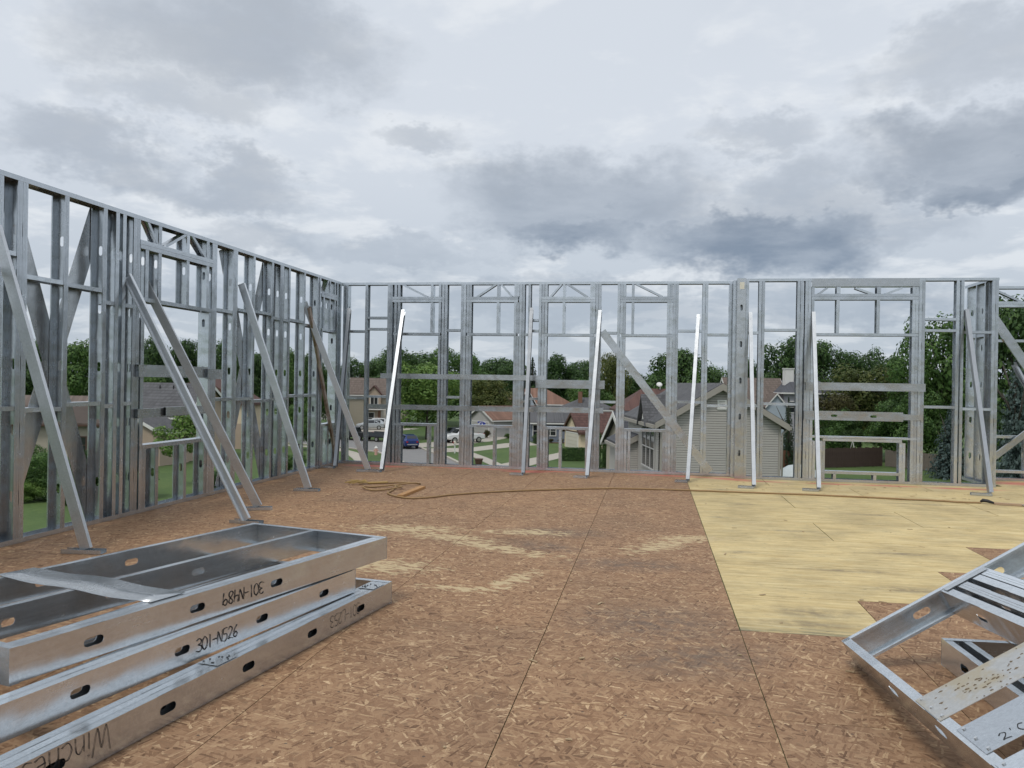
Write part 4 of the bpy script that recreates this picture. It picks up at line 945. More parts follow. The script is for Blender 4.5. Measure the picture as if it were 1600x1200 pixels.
# its lower neighbour wing
h = house('low grey sided wing with dark roof left of the grey house', (-1.50, 45.6), R(11))
walls_gable(h, 0, 3.2, 0.6, 5, 4.75, 5.55, 'y', 'lap_shadow_backing'); lap_siding(h, 0, 3.2, .6, 0, 4.75, 5.55, .125, 'siding_board'); lap_siding(h, .6, 5, 0, 0, 4.7, 4.7, .125, 'siding_board', 'l'); roof_gable(h, 0, 3.2, .6, 5, 4.75, 5.55, 'y', 'roof_slate', 'tan_trim', .22)
h = house('dark roofed cottage with pale gable and heart on its wall', (-1.35, 50.4), R(18))
walls_gable(h, 0, 4.5, 0, 5.2, 4.4, 6.2, 'x', 'siding_stucco'); roof_gable(h, 0, 4.5, 0, 5.2, 4.4, 6.2, 'x', 'roof_slate', 'white_trim', .3)
m = MB(); m.prism([(-.03, 2.6 + p, 2.55 + q) for p, q in ((0, -.2), (.2, .05), (.12, .16), (0, .08), (-.12, .16), (-.2, .05))], (-.04, 0, 0)); m.build('heart_ornament', 'brown_trim', h)
window(h, 'l', 0, 2.6, 0.6, 1.2, 1.3)
# dark brown roof behind
h = house('cream house under a dark brown hip roof behind the grey house', (-2.6, 75.6), PSI)
box_wall(h, 0, 6.4, 0, 7, 5.75, 'siding_cream'); roof_hip(h, 0, 6.4, 0, 7, 5.75, 2.2, 4.6, 7.75, 'roof_darkbrown', 'brown_trim', .35)
for u in (0.7, 1.9): window(h, 'f', 0, u, 4.2, .8, 1.2, 'brown_trim')
m = MB(); m.cyl((3.9, 3.4, 7.6), (3.9, 3.4, 8.1), .05, n=6); m.cyl((3.8, 3.2, 8.15), (3.8, 3.14, 8.2), .28, .2, 12); m.build('dish', 'white_trim', h)
# houses to the right of the near house, beyond the yard fences
h = house('house with taupe roof and small pale blue gable right of the grey house', (9.6, 103.1), PSI)
walls_gable(h, 0, 6.7, 0, 9, 5.5, 9.0, 'x', 'siding_lightblue'); roof_gable(h, 0, 6.7, 0, 9, 5.5, 9.0, 'x', 'roof_taupe', 'white_trim', .3)
m = MB(); m.prism([(3.75, -.9, 0), (6.05, -.9, 0), (6.05, -.9, 5.9), (4.9, -.9, 7.2), (3.75, -.9, 5.9)], (0, 3.0, 0)); m.build('front_gable', 'siding_lightblue', h)
m = MB()
for sg in (-1, 1): m.prism([(4.9, -1.1, 7.24), (4.9 + sg * 1.4, -1.1, 5.62), (4.9 + sg * 1.4, -1.1, 5.76), (4.9, -1.1, 7.4)], (0, 3.4, 0))
r_ = m.build('front_gable_roof', 'roof_taupe', h)
m = MB()
for sg in (-1, 1): m.prism([(4.9, -1.14, 7.14), (4.9 + sg * 1.4, -1.14, 5.52), (4.9 + sg * 1.4, -1.14, 5.72), (4.9, -1.14, 7.36)], (0, .035, 0))
m.build('roof_trim', 'white_trim', r_)
h = house('lavender grey two storey house with white chimney and dark hip roof', (15.4, 104.0), PSI)
box_wall(h, 0, 6.6, -.5, 8, 7.45, 'siding_lavender'); roof_hip(h, 0, 6.6, -.5, 8, 7.45, 2.9, 3.7, 9.9, 'roof_slate', 'white_trim', .4)
window(h, 'f', -.5, 1.05, 5.1, .85, 1.25); window(h, 'f', -.5, 4.75, 5.1, .85, 1.25); window(h, 'f', -.5, 2.4, 1.2, 1.0, 1.2)
MB().box(.8, 1.85, 1.6, 2.6, 7.4, 10.3).build('chimney', 'white_trim', h)
m = MB(); m.box(.74, 1.91, 1.54, 2.66, 10.302, 10.42); m.build('chimney_cap', 'siding_white', h)
# street houses
h = house('far beige two storey house with steep small gable and pale garage', (-52.4, 138.2), PSI)
walls_gable(h, 0, 10.0, 0, 8, 5.7, 8.35, 'x', 'siding_stucco'); roof_gable(h, 0, 10.0, 0, 8, 5.7, 8.35, 'x', 'roof_taupe', 'white_trim', .35)
m = MB(); m.prism([(3.5, -.7, 0), (5.9, -.7, 0), (5.9, -.7, 5.7), (4.7, -.7, 7.0), (3.5, -.7, 5.7)], (0, 2, 0)); m.build('front_gable', 'siding_tan', h)
m = MB()
for sg in (-1, 1): m.prism([(4.7, -.95, 7.05), (4.7 + sg * 1.45, -.95, 5.5), (4.7 + sg * 1.45, -.95, 5.68), (4.7, -.95, 7.25)], (0, 2.4, 0))
m.build('front_gable_roof', 'roof_darkbrown', h)
window(h, 'f', -.7, 4.75, 3.95, 1.2, 1.2, 'white_trim', 2, 0); window(h, 'f', -.7, 4.3, .7, .9, 1.8); garage(h, 'f', 0, 7.3, 2.5, 2.6)
m = MB(); m.box(3.4, 9.6, -1.4, -.72, 3.0, 3.12); m.build('porch_roof', 'white_trim', h); MB().box(5.45, 5.88, -.76, -.702, 0, 2.98).build('brick_pier', 'brick', h)
h = house('grey house with brown roof and bare gable beyond the pickup', (-23.2, 120.8), PSI + R(35))
walls_gable(h, 0, 10, 0, 7, 2.55, 4.35, 'x', 'siding_pale'); roof_gable(h, 0, 10, 0, 7, 2.55, 4.35, 'x', 'roof_brown', 'white_trim', .3)
garage(h, 'l', 0, 3.4, 4.6, 2.1, 'siding_pale', 'white_trim'); window(h, 'f', 0, 5.5, 1.0, 1.6, 1.1, 'white_trim', 2)
m = MB(); m.tube([(.02, -.07, 2.4), (.02, -.07, .05)], .06, 6); m.build('downspout', 'white_trim', h)
h = house('large house with brown hip roof behind the grey garage houses', (-25.5, 135.7), PSI)
box_wall(h, 0, 12.6, 0, 9, 4.6, 'siding_pale'); roof_hip(h, 0, 12.6, 0, 9, 4.6, 5.0, 8.2, 7.25, 'roof_brown', 'white_trim', .4)
m = MB(); m.prism([(3.9, -1.0, 4.4), (6.3, -1.0, 4.4), (5.1, -1.0, 6.9)], (0, 3, 0)); m.build('front_gable', 'siding_lightblue', h)
m = MB()
for sg in (-1, 1): m.prism([(5.1, -1.25, 6.98), (5.1 + sg * 1.6, -1.25, 4.3), (5.1 + sg * 1.6, -1.25, 4.5), (5.1, -1.25, 7.2)], (0, 3.4, 0))
m.build('front_gable_roof', 'white_trim', h)
h = house('blue grey ranch house with grey roof and flower bed', (-16.4, 113.6), PSI + R(3))
walls_gable(h, 0, 7.2, 0, 7, 2.75, 4.6, 'x', 'siding_blue'); roof_gable(h, 0, 7.2, 0, 7, 2.75, 4.6, 'x', 'roof_grey', 'white_trim', .35)
window(h, 'f', 0, .6, .7, .7, 1.6); window(h, 'f', 0, 2.6, .9, 1.5, 1.2, 'white_trim', 2)
h = house('house with slate grey hip roof behind the cream garage', (-13.4, 124.6), PSI)
box_wall(h, 0, 8.2, 0, 8, 4.2, 'siding_lavender'); roof_hip(h, 0, 8.2, 0, 8, 4.2, 3.4, 4.6, 6.0, 'roof_grey', 'white_trim', .4)
MB().box(2.6, 3.2, 2, 2.7, 4.6, 6.9).build('chimney', 'brick', h)
h = house('cream house with garage in its gable and dark maroon roof', (-8.61, 101.6), PSI + R(15))
walls_gable(h, 0, 8.5, 0, 6, 2.2, 4.35, 'x', 'siding_cream'); roof_gable(h, 0, 8.5, 0, 6, 2.2, 4.35, 'x', 'roof_darkbrown', 'brown_trim', .3)
garage(h, 'l', 0, 3.0, 4.4, 1.9); window(h, 'f', 0, 3.0, .8, 1.4, 1.0, 'white_trim', 2)
m = MB(); m.box(-.08, -.002, .85, 5.15, 2.06, 2.2); m.build('garage_canopy', 'brown_trim', h)
# houses beyond the left wall
h = house('grey roofed tan house seen through the left window', (-54.2, 74.0), R(-6))
walls_gable(h, 0, 10.2, 0, 8, 4.4, 7.3, 'x', 'siding_tan'); roof_gable(h, 0, 10.2, 0, 8, 4.4, 7.3, 'x', 'roof_grey', 'white_trim', .35)
walls_gable(h, 4.2, 10.8, -4, 0.1, 3.1, 4.6, 'y', 'siding_tan'); roof_gable(h, 4.2, 10.8, -4, .1, 3.1, 4.6, 'y', 'roof_grey', 'white_trim', .3)
window(h, 'f', 0, 3.0, 2.6, 1.0, 1.3, 'white_trim', 2); window(h, 'f', -4, 7.5, 1.0, 1.6, 1.2, 'white_trim', 2)
m = MB()
for x in (5.0, 6.6, 8.2): m.cyl((x, 3.2, 6.6), (x, 3.2, 7.25), .06, n=6)
m.build('roof_vent_pipes', 'black_plastic', h)['kind'] = 'stuff'
h = house('cream house with dark red gable trim behind the tan house', (-55.5, 86.9), PSI)
walls_gable(h, 0, 9.4, 0, 8, 5.2, 8.1, 'y', 'siding_cream'); roof_gable(h, 0, 9.4, 0, 8, 5.2, 8.1, 'y', 'roof_darkbrown', 'brown_trim', .35)
window(h, 'f', 0, 5.6, 5.6, .5, .8, 'white_trim'); window(h, 'f', 0, 2.2, 3.0, 1.1, 1.3, 'brown_trim'); MB().box(-.02, 9.42, -.03, -.002, 0, 2.9).build('lower_cladding', 'siding_tan', h)
h = house('beige sided house with taupe roof low through the left wall', (-57.5, 63.5), R(22))
walls_gable(h, 0, 11, 0, 8, 3.9, 6.0, 'x', 'siding_stucco'); roof_gable(h, 0, 11, 0, 8, 3.9, 6.0, 'x', 'roof_taupe', 'brown_trim', .4)
window(h, 'f', 0, 8.0, 1.2, .9, 1.4, 'brown_trim'); window(h, 'f', 0, 3.2, 1.2, 1.6, 1.2, 'white_trim', 2)
MB().box(8.9, 9.5, -.22, -.004, 1.6, 2.5).build('meter_box', 'wood_grey', h)
h = house('small white shed glimpsed through the end of the left wall', (-67.8, 160.5), PSI)
walls_gable(h, 0, 2.6, 0, 3, 2.0, 2.9, 'y', 'siding_white'); roof_gable(h, 0, 2.6, 0, 3, 2.0, 2.9, 'y', 'roof_grey', 'white_trim', .2)
MB().box(.8, 1.8, -.05, -.003, 0, 1.7).build('door', 'white_trim', h)
h = house('small distant white gabled house among the far trees', (-8.0, 190), PSI)
walls_gable(h, 0, 6, 0, 8, 7.2, 9.4, 'y', 'siding_white'); roof_gable(h, 0, 6, 0, 8, 7.2, 9.4, 'y', 'roof_slate', 'white_trim', .3); window(h, 'f', 0, 3, 5.6, 1, 1.2)

# ------------------------------------------------------------------ fences in the right back yard
def fence(label, a, b, ht, bw, mat, rails=2):
    a, b = Vector((*a, GZ)), Vector((*b, GZ)); d = (b - a); n_ = int(d.length / bw); u = d.normalized()
    root = thing('wooden_fence', label, 'fence', a, math.atan2(u.y, u.x))
    meshes = [MB().box(0, bw - .012, -.012, .012, .05, ht + q).mesh('board', mat) for q in (-.03, 0, .03, .05)]
    for i in range(n_): link('board', meshes[(i * 7) % 4], root, Matrix.Translation((i * bw, random.uniform(-.008, .008), 0)))
    for k in range(rails): MB().box(0, n_ * bw, .022, .07, .4 + k * (ht - .8), .5 + k * (ht - .8)).build('fence_rail', mat, root)
    for k in range(0, n_, 10): MB().box(k * bw - .05, k * bw + .05, .075, .17, 0, ht + .06).build('fence_post', mat, root)
    return root
fence('dark brown board fence seen through the wide right opening', (16.6, 87.5), (23.8, 92.0), 2.0, 0.24, 'wood_dark')
fence('weathered grey fence leading right from the dark one', (24.0, 92.0), (31.0, 84.0), 1.7, 0.24, 'wood_grey')
fence('reddish board fence just right of the grey house', (12.2, 82.5), (15.5, 85.0), 2.0, 0.22, 'wood_red')
m = MB()
dome = [(0, 0, 1.25)]
for k, (r, z) in enumerate(((.8, 1.1), (1.5, .7), (1.9, .05))):
    for i in range(14):
        q = 2 * PI * i / 14; rr = r * (1 + .10 * math.sin(3 * q + k)); dome.append((rr * math.cos(q), rr * .7 * math.sin(q), z))
fs = [(0, 1 + i, 1 + (i + 1) % 14) for i in range(14)]
for k in range(2):
    for i in range(14): fs.append((1 + k * 14 + i, 1 + (k + 1) * 14 + i, 1 + (k + 1) * 14 + (i + 1) % 14, 1 + k * 14 + (i + 1) % 14))
m.add(dome, fs); o = m.build('tarp_heap', 'tarp', None, True); o.location = (12.9, 77.5, GZ); tag(o, 'pale tarp covered heap beside the reddish fence', 'tarp heap')
sg_ = thing('swing_frame', 'white pipe frame standing behind the dark brown fence', 'play frame', (19.5, 91.5, GZ), PSI)
for (a, b) in (((-1.8, 0, 0), (-1.4, .5, 2.6)), ((-1.0, 1, 0), (-1.4, .5, 2.6)), ((1.8, 0, 0), (1.4, .5, 2.6)), ((1.0, 1, 0), (1.4, .5, 2.6))): MB().cyl(a, b, .04, n=6).build('leg', 'white_trim', sg_)
MB().cyl((-1.45, .5, 2.62), (1.45, .5, 2.62), .045, n=6).build('top_bar', 'white_trim', sg_)

# ------------------------------------------------------------------ vehicles and street furniture
SUV = [(-2.28, .48, .82, .98, .78, .68), (-2.18, .36, .98, 1.20, .89, .66), (-1.75, .30, 1.02, 1.60, .92, .60), (-.5, .28, 1.0, 1.69, .93, .63), (.35, .28, .99, 1.64, .93, .62), (1.05, .28, .98, 1.08, .92, .76), (1.95, .32, .90, .96, .89, .72), (2.25, .42, .72, .80, .80, .64)]
PICK = [(-2.85, .55, 1.05, 1.12, .92, .90), (-2.75, .45, 1.10, 1.14, .96, .93), (-.65, .42, 1.10, 1.14, .97, .93), (-.55, .40, 1.12, 1.72, .97, .72), (-.2, .40, 1.12, 1.86, .97, .70), (.75, .40, 1.12, 1.84, .97, .70), (1.35, .40, 1.14, 1.22, .97, .84), (2.5, .45, 1.06, 1.12, .95, .82), (2.8, .55, .85, .95, .88, .76)]
def vehicle(name, label, cat, loc, rz, paint, ST, cabin, wheels, wr):
    root = thing(name, label, cat, (loc[0], loc[1], GZ + .006), rz)
    m = MB(); n = 8
    for (x, zl, zb, zt, wb, wt) in ST:
        m.v += [(x, -wb * .92, zl), (x, -wb, .55 + (zl - .28) * .3), (x, -wb * .985, zb), (x, -wt, zt), (x, wt, zt), (x, wb * .985, zb), (x, wb, .55 + (zl - .28) * .3), (x, wb * .92, zl)]
    for i in range(len(ST) - 1):
        for k in range(n): m.f.append((i * n + k, (i + 1) * n + k, (i + 1) * n + (k + 1) % n, i * n + (k + 1) % n))
    m.f.append(tuple(range(n))); m.f.append(tuple(range((len(ST) - 1) * n, len(ST) * n))[::-1])
    b = m.build('body', paint, root); bv = b.modifiers.new('bevel', 'BEVEL'); bv.width = .05; bv.segments = 2; bv.limit_method = 'ANGLE'; bv.angle_limit = R(25)
    i0, i1 = cabin
    def at(x):
        for s0, s1 in zip(ST, ST[1:]):
            if s0[0] <= x <= s1[0]:
                u = (x - s0[0]) / (s1[0] - s0[0]); return [s0[k] + (s1[k] - s0[k]) * u for k in range(6)]
    xa, xb = ST[i0][0] + .12, ST[i1][0] - .05; xs_ = [xa, (xa + xb) / 2 - .03, (xa + xb) / 2 + .03, xb]
    for sg in (-1, 1):
        for q in (0, 2):
            P = []
            for (x, f) in ((xs_[q], .12), (xs_[q + 1], .12), (xs_[q + 1], .86), (xs_[q], .86)):
                s_ = at(x); y = s_[4] * .985 + (s_[5] - s_[4] * .985) * f + .012; P.append((x, sg * y, s_[2] + (s_[3] - s_[2]) * f))
            MB().prism(P, (0, -sg * .006, 0)).build('side_window', 'window_glass', root)
    def screen(ia, ib, nm):
        a, c = ST[ia], ST[ib]; P = []
        for (f, sg) in ((.08, -1), (.92, -1), (.92, 1), (.08, 1)):
            x = a[0] + (c[0] - a[0]) * f; P.append((x, sg * ((a[5] + (c[5] - a[5]) * f) - .05), a[3] + (c[3] - a[3]) * f + .012))
        MB().prism(P, (0, 0, .006)).build(nm, 'window_glass', root)
    screen(i1, i1 + 1, 'windshield'); screen(i0, i0 - 1, 'rear_window')
    for (x, sg) in [(x, sg) for x in wheels for sg in (-1, 1)]:
        y = sg * (ST[2][4] - .10)
        t = MB().cyl((x, y - .10, wr), (x, y + .115 * 1, wr), wr, n=20).build('wheel', 'rubber', root)
        MB().cyl((x, y + sg * .117, wr), (x, y + sg * .125, wr), wr * .62, n=14).build('rim', 'rim', t)
    xr, xf = ST[0], ST[-1]
    for sg in (-1, 1):
        MB().box(xr[0] - .02, xr[0] + .12, sg * xr[4] * .80 - .11, sg * xr[4] * .80 + .11, xr[2] - .05, xr[2] + .13).build('tail_light', 'tail_red', root)
        MB().box(xf[0] - .12, xf[0] + .015, sg * xf[4] * .72 - .13, sg * xf[4] * .72 + .13, xf[2] - .06, xf[2] + .07).build('headlight', 'head_lamp', root)
    MB().box(xr[0] - .05, xr[0] + .02, -xr[4] * .8, xr[4] * .8, .5, .62).build('rear_bumper', 'rim', root); MB().box(xf[0] - .02, xf[0] + .05, -xf[4] * .8, xf[4] * .8, .42, .56).build('front_bumper', 'rim' if ST is PICK else 'black_plastic', root)
    return root
vehicle('parked_car', 'dark blue car parked at the kerb with its rear toward the deck', 'car', (-29.2, 97.2), R(122), 'paint_blue', SUV, (2, 4), (-1.4, 1.38), .35)
vehicle('pickup_truck', 'white pickup truck parked nose left in the driveway', 'pickup truck', (-24.9, 108.6), R(222), 'paint_white', PICK, (3, 5), (-1.9, 1.75), .40)
vehicle('parked_car', 'dark car half hidden behind the white pickup', 'car', (-27.6, 114.0), R(225), 'paint_dark', SUV, (2, 4), (-1.4, 1.38), .35)
vehicle('parked_car', 'silver car parked by the far beige house', 'car', (-45.9, 131.6), R(200), 'paint_silver', SUV, (2, 4), (-1.4, 1.38), .35)
vehicle('parked_car', 'white car farther back beside the silver one', 'car', (-46.8, 136.4), R(200), 'paint_white', SUV, (2, 4), (-1.4, 1.38), .35)
vehicle('pickup_truck', 'black pickup truck across the street with open trailer behind it', 'pickup truck', (-39.9, 107.6), R(158), 'paint_black', PICK, (3, 5), (-1.9, 1.75), .40)
tr = thing('trailer', 'dark low trailer hitched to the black pickup', 'trailer', (-35.6, 106.2, GZ), R(158))
MB().box(-1.9, 1.9, -.95, .95, .55, .68).build('deck', 'paint_black', tr)
for sg in (-1, 1): MB().box(-1.9, 1.9, sg * .95 - .03, sg * .95 + .03, .682, 1.25).build('side_panel', 'paint_dark', tr)
MB().box(-1.96, -1.905, -.95, .95, .6, 1.25).build('tailgate', 'paint_black', tr); MB().cyl((1.9, 0, .58), (3.1, 0, .55), .06, n=6).build('tow_bar', 'paint_black', tr)
for sg in (-1, 1):
    t = MB().cyl((-.3, sg * 1.02, .34), (-.3, sg * 1.2, .34), .34, n=16).build('wheel', 'rubber', tr); MB().cyl((-.3, sg * 1.2, .34), (-.3, sg * 1.21, .34), .2, n=12).build('rim', 'rim', t)
    MB().box(-1.985, -1.962, sg * .7 - .12, sg * .7 + .12, .8, .9).build('tail_light', 'white_trim', tr)
def bin_(label, x, y, rz):
    r = thing('wheeled_bin', label, 'bin', (x, y, GZ), rz)
    m = MB(); m.add([(-.25, -.28, .08), (.25, -.28, .08), (.25, .28, .08), (-.25, .28, .08), (-.31, -.36, 1.05), (.31, -.36, 1.05), (.31, .36, 1.05), (-.31, .36, 1.05)], [(0, 3, 2, 1), (4, 5, 6, 7), (0, 1, 5, 4), (1, 2, 6, 5), (2, 3, 7, 6), (3, 0, 4, 7)]); m.build('body', 'bin_blue', r)
    m = MB(); m.prism([(-.34, -.40, 1.055), (-.34, .42, 1.055), (-.34, .40, 1.12), (-.34, 0, 1.17), (-.34, -.36, 1.12)], (.68, 0, 0)); m.build('lid', 'bin_blue', r)
    for sg in (-1, 1): MB().cyl((sg * .27, .26, .12), (sg * .33, .26, .12), .12, n=10).build('wheel', 'rubber', r)
    MB().box(-.12, .12, -.345, -.30, .62, .86).build('emblem', 'paint_silver', r)
bin_('dark blue bin at the kerb right of the blue car', -24.6, 94.6, .2); bin_('dark blue bin on the near grass beside the hydrant', -26.1, 79.4, .3)
r = thing('mailbox', 'beige mailbox on a post at the driveway corner', 'mailbox', (-22.0, 91.9, GZ), .4)
MB().box(-.06, .06, -.06, .06, 0, 1.05).build('post', 'white_trim', r); m = MB(); m.prism([(-.13, -.3, 1.06), (.13, -.3, 1.06), (.13, -.3, 1.26), (.07, -.3, 1.37), (-.07, -.3, 1.37), (-.13, -.3, 1.26)], (0, .6, 0)); m.build('box', 'garage_white', r); MB().box(-.24, -.14, -.02, .02, 1.1, 1.3).build('flag', 'tail_red', r)
r = thing('fire_hydrant', 'pink and white fire hydrant on the near grass verge', 'hydrant', (-29.5, 86.6, GZ))
MB().cyl((0, 0, 0), (0, 0, .75), .17, .15, 12).build('barrel', 'hydrant_paint', r); m = MB(); m.cyl((0, 0, .75), (0, 0, .92), .20, .10, 12); m.cyl((0, 0, .92), (0, 0, 1.0), .05, n=6); m.build('bonnet', 'white_trim', r)
for sg in (-1, 1): MB().cyl((sg * .15, 0, .5), (sg * .27, 0, .5), .08, n=8).build('outlet_cap', 'hydrant_paint', r)
r = thing('planter', 'dark round planter pot by the pavement', 'planter', (-16.6, 79.4, GZ))
m = MB(); m.cyl((0, 0, 0), (0, 0, .55), .28, .40, 14); m.cyl((0, 0, .55), (0, 0, .65), .44, .44, 14); m.build('pot', 'brown_trim', r)
r = thing('bunting_fan', 'blue and white bunting fan on the grey house gable', 'bunting', (-24.5, 118.9, GZ + 2.4), PSI + R(35))
for k in range(8):
    a0, a1 = PI + k * PI / 8, PI + (k + 1) * PI / 8
    m = MB(); m.prism([(0, 0, 0), (.75 * math.cos(a0), -.03, .75 * math.sin(a0)), (.75 * math.cos(a1), -.03, .75 * math.sin(a1))], (0, .02, 0)); m.build('pleat', 'blue_cloth' if k % 3 != 1 else 'white_cloth', r)

# ------------------------------------------------------------------ trees
def leaf_quads(m, pts, size, rnd, flat=0.0):
    for (p, n_) in pts:
        a = Vector((rnd.gauss(0, 1), rnd.gauss(0, 1), rnd.gauss(0, .7))); a = (a - n_ * a.dot(n_) * (1 - flat)).normalized()
        t = (n_ + Vector((rnd.uniform(-.6, .6), rnd.uniform(-.6, .6), rnd.uniform(-.3, .6)))).normalized()
        b = a.cross(t)
        if b.length < 1e-4: continue
        b.normalize(); s = size * rnd.uniform(.6, 1.45)
        i = len(m.v); m.v += [tuple(p - a * s), tuple(p + b * s * .55 - t * s * .12), tuple(p + a * s), tuple(p - b * s * .55 - t * s * .12)]
        m.f.append((i, i + 1, i + 2, i + 3))
def crown_mesh(seed, mat, leaves=12500, nb=34, size=0.036, loose=0.0):
    rnd = random.Random(seed); m = MB(); bl = []
    for k in range(nb):
        q = rnd.uniform(0, 2 * PI); z = rnd.uniform(-.75, .72); rr = math.sqrt(max(0, 1 - (z * .95) ** 2)) * rnd.uniform(.25, .84)
        bl.append((Vector((rr * math.cos(q), rr * math.sin(q), z)), rnd.uniform(.15, .36) * (1 - loose * .3)))
    bl.append((Vector((0, 0, -.05)), .52)); bl.append((Vector((0.05, 0, .55)), .36))
    tot = sum(r * r for _, r in bl); pts = []
    for c, r in bl:
        for i in range(int(leaves * r * r / tot)):
            d = Vector((rnd.gauss(0, 1), rnd.gauss(0, 1), rnd.gauss(0, 1) + .18)).normalized()
            rad = r * rnd.uniform(.70, 1.08) * (1 + .16 * math.sin(d.x * 9 + seed) * math.sin(d.y * 8) * math.sin(d.z * 7 + 1))
            if rnd.random() < .04: rad *= 1.12
            pts.append((c + d * rad, d))
    leaf_quads(m, pts, size, rnd)
    return m.mesh('crown', mat)
def trunk_mesh(seed, h0):
    """trunk of unit height h0 up into the crown, with limbs"""
    rnd = random.Random(seed); m = MB()
    m.tube([(0, 0, -.02), (.01, .01, .3), (-.02, .015, .6), (.0, 0, 1.0)], [.036, .028, .022, .010], 8)
    for k in range(7):
        q = k * 2.4 + rnd.uniform(0, .6); z = rnd.uniform(.32, .7); l = rnd.uniform(.16, .30)
        m.tube([(0, 0, z), (math.cos(q) * l * .5, math.sin(q) * l * .5, z + l * .45), (math.cos(q) * l, math.sin(q) * l, z + l * 1.1)], [.014, .009, .004], 6)
    return m.mesh('trunk', 'bark', True)
def conifer_mesh(seed, mat, whorls=30):
    rnd = random.Random(seed); m = MB(); pts = []
    for k in range(whorls):
        f = k / (whorls - 1); z = .06 + .93 * f; L = (1 - f) ** .85 * .98 + .03; nb = int(9 + 10 * (1 - f))
        for j in range(nb):
            q = 2 * PI * j / nb + rnd.uniform(-.25, .25) + k * .7; l = L * rnd.uniform(.72, 1.08); n_ = max(3, int(l * 15))
            for i in range(n_):
                u = (i + rnd.random()) / n_; r = l * u; p = Vector((r * math.cos(q), r * math.sin(q), z - .055 * l * u * 2 + .05 * l * u * u + rnd.uniform(-.010, .010)))
                for w2 in (-1, 1):
                    pts.append((p + Vector((-math.sin(q), math.cos(q), 0)) * w2 * .05 * (1 - u * .5) * (l + .2), Vector((math.cos(q) * .3, math.sin(q) * .3, 1)).normalized()))
    leaf_quads(m, [((Vector((p.x, p.y, p.z * 1.0))), n) for p, n in pts], .040, rnd, .2)
    return m.mesh('crown', mat)
CROWN = {}
for mat, n_ in (('leaf_dark', 4), ('leaf_mid', 3), ('leaf_bright', 1), ('leaf_olive', 2), ('leaf_russet', 1)):
    CROWN[mat] = [crown_mesh(40 + 7 * i + len(mat), mat) for i in range(n_)]
CROWN['loose'] = [crown_mesh(99, 'leaf_bright', 2600, 13, .055, .6)]
CONE = {k: conifer_mesh(5 + len(k), k) for k in ('needle_dark', 'needle_blue')}
TRUNK = [trunk_mesh(3 + i, 1) for i in range(3)]
